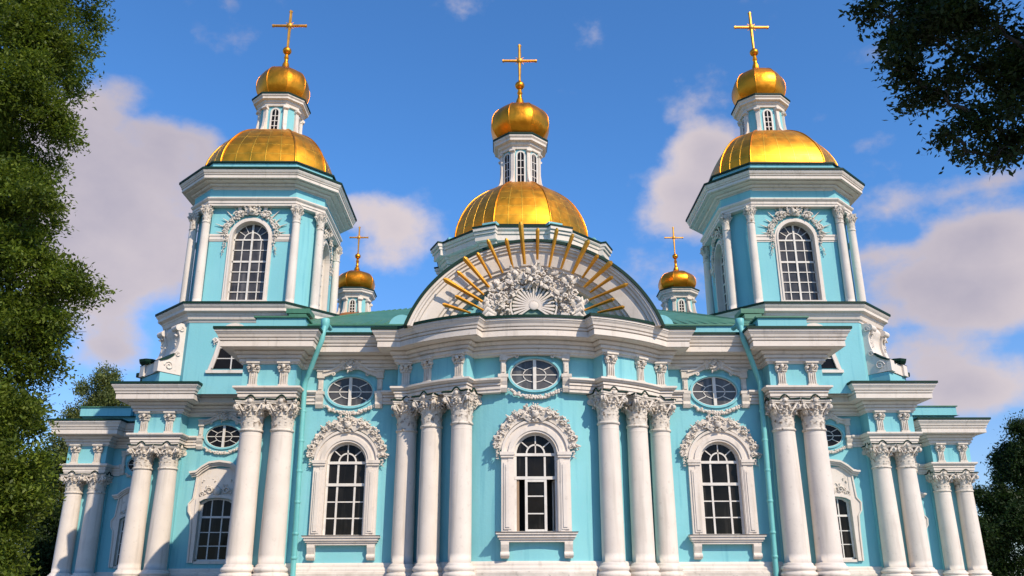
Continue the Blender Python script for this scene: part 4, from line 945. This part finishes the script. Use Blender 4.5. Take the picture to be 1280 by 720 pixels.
vv, vc, vb = volute(); vms = [vv.mesh('volute', M['white']), vc.mesh('volute_coping', M['flash']), vb.mesh('volute_base', M['paint'])]
for k in range(4):
    a = pi/4+k*pi/2; Rr = (BA+BW)/2*math.sqrt(2); p = Matrix.Rotation(a, 4, 'Z') @ Vector((0, -Rr, 0))
    for nm, me in zip(('volute', 'volute_coping', 'volute_base'), vms): link(nm, me, tower, (p.x, p.y, 0), a)
dp = spl([(5.0, 30.85), (4.98, 31.6), (4.78, 32.5), (4.35, 33.5), (3.7, 34.5), (3.02, 35.2), (2.2, 35.75), (1.6, 35.95)], 42)
dm = MB(); ribbed(dm, dp, .60, bulge=.035, sub=8, panel=6); gold_obj('dome', dm, 'gold', tower)
dr = MB(); ribs_at(dr, dp[:-4], .60, .075); gold_obj('dome_rib', dr, 'goldp', tower)
cupola(tower, 35.6, 38.45, 1.6, 39.35, 2.28, 39.45, 2.17, 43.0, 45.1, .40, 47.85, 49.5, 1.6, False)
tower2 = copy_tree(tower, cath, at(21.4, 66.8, 0))

# ---- central drum and dome
CA, CW = 2.75, 6.55
cd = MB(); cd.add(octo(CA, CW, 15)+octo(CA, CW, 26.6), [(i, (i+1) % 8, (i+1) % 8+8, i+8) for i in range(8)]+[tuple(range(8, 16))])
drum = part('central_drum', cd, 'paint', cath, at(0, 74, 0))
cc = MB(); oct_sweep(cc, CA, CW, [(-.3, 25.6), (.1, 25.6), (.1, 25.75), (.3, 25.85), (.3, 26.1), (.45, 26.12), (.45, 26.34), (.85, 26.36), (.9, 26.38), (.9, 26.86), (.85, 26.87), (.85, 26.9), (1.0, 26.92), (1.03, 27.12), (.98, 27.13), (.98, 27.16), (1.12, 27.2), (1.2, 27.3), (1.2, 27.42), (-.5, 27.43)])
for k in range(8):
    p = octo(CA, CW, 0)[k]; a = math.atan2(p[1], p[0]); cc.M = Matrix.Rotation(a, 4, 'Z')
    r = math.hypot(p[0], p[1]); 
    for z0, z1, o in ((25.75, 26.1, .42), (26.12, 26.34, .62), (26.37, 26.86, 1.06), (26.9, 27.12, 1.2), (27.17, 27.435, 1.34)): cc.box(r-1, r+o, -.62-o*.3, .62+o*.3, z0, z1)
cc.M = None; part('drum_cornice', cc, 'white', drum)
cf = MB(); oct_sweep(cf, CA, CW, [(1.0, 27.43), (1.29, 27.435), (1.29, 27.58), (-.5, 27.66)]); oct_sweep(cf, CA-.2, CW-.2, [(0, 28.22), (.12, 28.22), (.12, 28.3), (-.8, 28.34)])
for k in range(8):
    p = octo(CA, CW, 0)[k]; a = math.atan2(p[1], p[0]); r = math.hypot(p[0], p[1]); cf.M = Matrix.Rotation(a, 4, 'Z'); cf.box(r-.8, r+1.40, -1.06, 1.06, 27.445, 27.59)
cf.M = None; part('drum_flashing', cf, 'flash', drum)
cp_ = MB(); oct_sweep(cp_, CA-.2, CW-.2, [(0, 27.5), (0, 28.23)])
for k in range(8):
    p = octo(CA, CW, 0)[k]; a = math.atan2(p[1], p[0]); r = math.hypot(p[0], p[1]); cp_.M = Matrix.Rotation(a, 4, 'Z'); cp_.box(r-.9, r+.25, -.65, .65, 27.5, 28.3)
cp_.M = None; part('drum_parapet', cp_, 'paint', drum)
pl_ = MB()
for k in range(8):
    p = octo(CA, CW, 0)[k]; a = math.atan2(p[1], p[0]); r = math.hypot(p[0], p[1]); pl_.M = Matrix.Rotation(a, 4, 'Z'); pl_.box(r-.6, r+.25, -.6, .6, 17, 25.7)
pl_.M = None; part('drum_pilaster', pl_, 'white', drum)
cpz = spl([(6.0, 28.3), (5.97, 29.1), (5.75, 30.1), (5.28, 31.3), (4.55, 32.5), (3.6, 33.45), (2.7, 34.1), (2.1, 34.4), (1.5, 34.5)], 46)
dm = MB(); ribbed(dm, cpz, T8, bulge=.035, sub=7, panel=8); gold_obj('dome', dm, 'gold', drum)
dr = MB(); ribs_at(dr, cpz[:-3], T8, .075); gold_obj('dome_rib', dr, 'goldp', drum)
cupola(drum, 34.2, 38.1, 1.75, 39.35, 2.58, 39.6, 2.75, 43.6, 46.1, .48, 49.0, 50.9, 1.75)

# ---- small cupolas behind
sc = MB(); sc.lathe([(3.3, 20.5), (3.25, 22.4), (2.95, 23.4), (2.3, 24.1), (1.4, 24.5)], 8, ph=pi/8, smooth=False)
small = part('small_cupola', sc, 'rosin', cath, at(-16.6, 82, 0))
cupola(small, 24.0, 26.1, 1.32, 26.9, 1.95, 26.95, 1.78, 29.2, 30.9, .30, 33.0, 34.2, .98, False)
copy_tree(small, cath, at(16.1, 82, 0))
part('cupola_base', (lambda b: (b.box(-19.8, 19.8, 78.6, 85.2, 12.5, 20.6), b)[1])(MB()), 'paint', cath, OFF)

# ---- downpipes
for s in (-1, 1):
    p = MB(); pts = [(s*11.45, 46.5, 12.75), (s*11.45, 45.4, 12.7), (s*11.47, 45.12, 12.45), (s*11.55, 45.1, 11.7), (s*11.75, 45.2, 11.2), (s*12.45, 46.05, 9.75), (s*12.55, 46.14, 9.45), (s*12.55, 46.14, 9.0), (s*12.42, 46.2, -.5), (s*12.40, 46.1, -1.9)]
    p.tube(pts, .14, 12); pipe = part('downpipe', p, 'pipe', cath, OFF)
    h = MB(); h.lathe([(.15, 12.3), (.24, 12.6), (.25, 12.9), (.22, 12.93)], 12, c=(s*11.46, 45.2)); part('rain_hopper', h, 'pipe', pipe)
    for z in (7.9, 6.3, 4.7, 3.1, 1.5, .3): x = 12.42+(z/9)*.13; c = MB(); c.lathe([(.16, z), (.175, z+.03), (.175, z+.1), (.16, z+.13)], 12, c=(s*x, 46.18)); part('pipe_collar', c, 'pipe', pipe)

# ------------------------------------------------------------------ trees
rg = np.random.default_rng(11)
def leaves_mesh(name, lobes, count, leaf, spray, m, flat=.6, seed=1, drop=.25, aspect=.45, clumps=9):
    """lobes: (x,y,z,rx,ry,rz); foliage grows in sprays of leaves near the lobe surface"""
    r = np.random.default_rng(seed); big = lobes; lobes = []
    for l in big:                                             # every bough carries many clumps
        lobes.append((l[0], l[1], l[2], l[3]*.62, l[4]*.62, l[5]*.62))
        for _ in range(clumps):
            d = r.normal(size=3); d /= np.linalg.norm(d); q = r.uniform(.55, 1.08); k = r.uniform(.2, .46)
            lobes.append((l[0]+d[0]*l[3]*q, l[1]+d[1]*l[4]*q, l[2]+d[2]*l[5]*q, max(l[3]*k, .5*l[5]*k), max(l[4]*k, .5*l[5]*k), l[5]*k*.8+.1*l[3]*k))
    vol = np.array([(l[3]*l[4]*l[5])**(2/3) for l in lobes]); pick = r.choice(len(lobes), count, p=vol/vol.sum())
    L = np.array(lobes)[pick]; d = r.normal(size=(count, 3)); d /= np.linalg.norm(d, axis=1)[:, None]
    # lumpy outline: radius changes with direction
    ph = r.uniform(0, 6.28, size=(len(lobes), 6))[pick]
    lump = 1+.16*np.sin(3.1*d[:, 0]*2+ph[:, 0])*np.cos(2.7*d[:, 2]*2+ph[:, 1])+.13*np.sin(7*d[:, 2]+ph[:, 2])*np.cos(6*d[:, 1]+ph[:, 3])+.10*np.sin(11*d[:, 0]+ph[:, 4])*np.sin(10*d[:, 2]+ph[:, 5])
    rad_ = (1-np.abs(r.normal(size=count))*.35).clip(.1, 1)*lump
    c = L[:, :3]+d*rad_[:, None]*L[:, 3:6]
    n = spray; N_ = count*n
    ax = d*np.array([1, 1, .35])+r.normal(size=(count, 3))*.45; ax[:, 2] -= drop; ax /= np.linalg.norm(ax, axis=1)[:, None]
    t = r.uniform(-1, 1, size=(count, n)); off = r.normal(size=(count, n, 3))*leaf*.6
    P = (c[:, None, :]+ax[:, None, :]*t[..., None]*leaf*n*.28+off).reshape(-1, 3)
    A = (np.repeat(ax, n, 0)+r.normal(size=(N_, 3))*.75); A /= np.linalg.norm(A, axis=1)[:, None]
    Bn = r.normal(size=(N_, 3))*flat+np.array([0, 0, 1]); B = np.cross(A, Bn); B /= np.linalg.norm(B, axis=1)[:, None]+1e-9
    Nn = np.cross(A, B); s = leaf*r.uniform(.6, 1.25, size=(N_, 1))
    v = np.stack([P-A*s*.5, P+B*s*aspect*.5-Nn*s*.06, P+A*s*.5-Nn*s*.15, P-B*s*aspect*.5-Nn*s*.06], 1).reshape(-1, 3)
    me = bpy.data.meshes.new(name); me.vertices.add(N_*4); me.vertices.foreach_set('co', v.ravel()); me.loops.add(N_*4); me.loops.foreach_set('vertex_index', np.arange(N_*4))
    me.polygons.add(N_); me.polygons.foreach_set('loop_start', np.arange(0, N_*4, 4)); me.polygons.foreach_set('loop_total', np.full(N_, 4))
    me.materials.append(m); me.update(calc_edges=True); return me
def limb(mb, a, b, r0, r1, wob=.25, n=6, rr=None):
    rr = rr or random.Random(int(a[0]*31+b[2]*17)); a, b = Vector(a), Vector(b); pts = []; L = (b-a).length
    for i in range(n+1):
        t = i/n; p = a.lerp(b, t); p += Vector((rr.uniform(-1, 1), rr.uniform(-1, 1), rr.uniform(-1, 1)*.5))*wob*L*.12*sin(pi*t)+Vector((0, 0, sin(pi*t)*L*.08)); pts.append(p)
    mb.tube(pts, [r0+(r1-r0)*i/n for i in range(n+1)], 8); return pts
def tree(name, base, trunk_top, r0, lobes, count, leaf, spray, m, label, seed, drop=.25, aspect=.45, sub=3, lf=.26, clumps=9):
    e = bpy.data.objects.new(name, None); C.objects.link(e); e.location = base; e['label'] = label; e['category'] = 'tree'
    bx, by, bz = base; rel = [(l[0]-bx, l[1]-by, l[2]-bz, *l[3:]) for l in lobes]
    tr = MB(); allp = []; top = Vector(trunk_top)-Vector(base)
    tp = limb(tr, (0, 0, -.1), top, r0, r0*.25, .5, 10); part('trunk', tr, 'bark', e); allp += tp[3:]
    rr = random.Random(seed); lb = MB()
    for l in sorted(rel, key=lambda l: min((Vector(l[:3])-q).length for q in tp)):
        c_ = Vector(l[:3]); near = min(allp, key=lambda q: (q-c_).length+max(0, q.z-c_.z)*.6); ln = (near-c_).length
        p = limb(lb, near, l[:3], min(r0*lf, .03+ln*.028), .015, .9, 7, rr); allp += p[3:]
        for _ in range(sub):
            q = p[rr.randint(3, 6)]; dd = Vector((rr.uniform(-1, 1)*l[3], rr.uniform(-1, 1)*l[4], rr.uniform(-.8, .9)*l[5]))*.9
            limb(lb, q, Vector(l[:3])+dd, min(r0*lf*.3, .03), .006, .9, 5, rr)
    part('limb', lb, 'bark', e)
    link('crown', leaves_mesh('crown', rel, count, leaf, spray, m, seed=seed, drop=drop, aspect=aspect, clumps=clumps), e)
    return e
# tall tree on the left edge
LT = [(-21.3, 30, 21.6, 2.6, 3, 3.0), (-20.2, 30, 19.8, 1.5, 2, 1.2), (-20.6, 30, 17.4, 2.3, 2.6, 1.6), (-19.3, 30, 16.5, 1.0, 1.5, .9), (-22.5, 31, 15.5, 3.0, 3, 1.8), (-19.7, 30, 12.7, 1.8, 2.2, 1.1), (-22.2, 31, 12.2, 3.4, 3.5, 2.2),
      (-19.9, 30, 10.9, 1.5, 2, .8), (-19.0, 30, 9.6, 1.9, 2.4, 1.2), (-22.3, 31, 8.8, 3.6, 4, 2.2), (-18.9, 30, 8.2, 1.5, 2, 1.0), (-19.5, 30, 6.7, 1.7, 2.2, 1.1), (-22.4, 31, 5.6, 3.6, 4, 2.4), (-19.6, 30, 4.6, 1.5, 2.2, 1.4),
      (-19.6, 30, 2.4, 1.8, 2.4, 1.4), (-22.5, 31, 2.0, 3.8, 4, 2.4), (-19.5, 30, .2, 1.7, 2.2, 1.3), (-20.2, 30, -1.4, 2.2, 2.4, 1.2), (-24, 31, 24.5, 4.2, 4.5, 3.0), (-20.6, 30, 24.3, 1.8, 2.4, 1.7), (-19.0, 29.5, 2.2, 1.5, 2, 1.8), (-19.0, 29.5, -.6, 1.6, 2, 1.6), (-20.6, 29.5, .6, 2.2, 2, 2.6), (-20.2, 29.5, 4.0, 1.8, 2, 1.8), (-25, 31, 19.5, 3.5, 4, 4), (-26, 32, 12, 4, 4, 5), (-26, 32, 5, 4, 4, 5)]
tree('tall_tree', (-24, 31.5, GZ), (-23.5, 31.3, 23), .55, LT, 62000, .18, 8, M['leafA'], 'tall leafy green tree filling the left edge beside the cathedral', 21, drop=.35)
tree('broadleaf_tree', (-50.5, 104, GZ), (-50, 104, 21), .5, [(-50.8, 104, 22.0, 1.8, 1.8, 3.2), (-52.5, 104, 19.5, 2.4, 2, 2.8), (-49.6, 104, 18.5, 3.0, 3, 3.2), (-47.6, 103, 15.2, 3.6, 4, 3.4), (-49, 103, 12.5, 4.6, 4, 4.2), (-53, 104, 13.5, 4.5, 4, 4.5), (-51, 104, 8, 6, 5, 5)], 11000, .34, 9, M['leafD'], 'pale green pointed tree behind the left wing of the cathedral', 4, drop=-.3)
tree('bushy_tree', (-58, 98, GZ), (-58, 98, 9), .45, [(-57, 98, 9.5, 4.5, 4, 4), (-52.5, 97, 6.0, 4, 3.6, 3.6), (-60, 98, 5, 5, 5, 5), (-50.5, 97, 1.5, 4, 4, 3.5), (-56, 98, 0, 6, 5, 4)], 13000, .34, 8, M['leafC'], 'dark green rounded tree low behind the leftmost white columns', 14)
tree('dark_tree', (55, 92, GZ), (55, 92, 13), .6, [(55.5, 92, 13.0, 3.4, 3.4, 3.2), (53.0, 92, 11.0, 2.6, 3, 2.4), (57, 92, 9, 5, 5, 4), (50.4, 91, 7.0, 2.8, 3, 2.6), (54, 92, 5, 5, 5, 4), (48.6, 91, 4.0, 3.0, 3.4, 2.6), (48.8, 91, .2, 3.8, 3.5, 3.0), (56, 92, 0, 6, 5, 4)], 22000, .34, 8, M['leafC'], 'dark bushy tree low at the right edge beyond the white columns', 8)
# overhanging branch at the upper right, its trunk outside the view
RT = [(7.6, 14, 9.5, 1.2, 1.0, .6), (6.4, 14, 9.05, .7, .8, .42), (5.95, 14, 8.4, .42, .5, .36), (5.6, 14, 9.75, .3, .4, .22), (6.4, 14, 7.95, .55, .6, .4), (7.5, 14, 8.4, .9, .8, .5), (8.3, 14, 7.9, .7, .8, .7), (7.3, 14, 7.2, .5, .6, .35), (7.9, 14, 6.85, .5, .6, .3),
      (6.95, 14, 6.62, .28, .3, .16), (6.6, 14, 7.0, .25, .3, .2), (7.4, 14, 6.5, .25, .3, .2), (8.9, 14, 9.0, 1.1, 1.0, 1.0), (6.9, 14, 10.0, .9, .9, .5), (8.6, 14, 7.0, .5, .6, .5)]
RB = [(10.2, 11.5, 11.6, 2.2, 2.2, 1.6), (8.6, 12, 11.9, 1.8, 1.8, 1.0), (9.5, 9.8, 13, 2.4, 2.4, 1.7), (12, 8.5, 13.5, 3, 3, 2.5), (11.8, 12.2, 9.8, 2.2, 2.2, 2.2), (13.5, 9, 11, 3, 3, 3), (7.6, 11.8, 12.6, 1.6, 1.6, .9)]  # crown lobes out of view, placed sunward to shade the hanging branches
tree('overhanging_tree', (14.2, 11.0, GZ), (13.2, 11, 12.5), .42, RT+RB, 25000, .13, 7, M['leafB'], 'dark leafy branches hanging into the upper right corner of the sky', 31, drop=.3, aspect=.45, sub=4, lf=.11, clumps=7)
S.cycles.max_bounces = 6
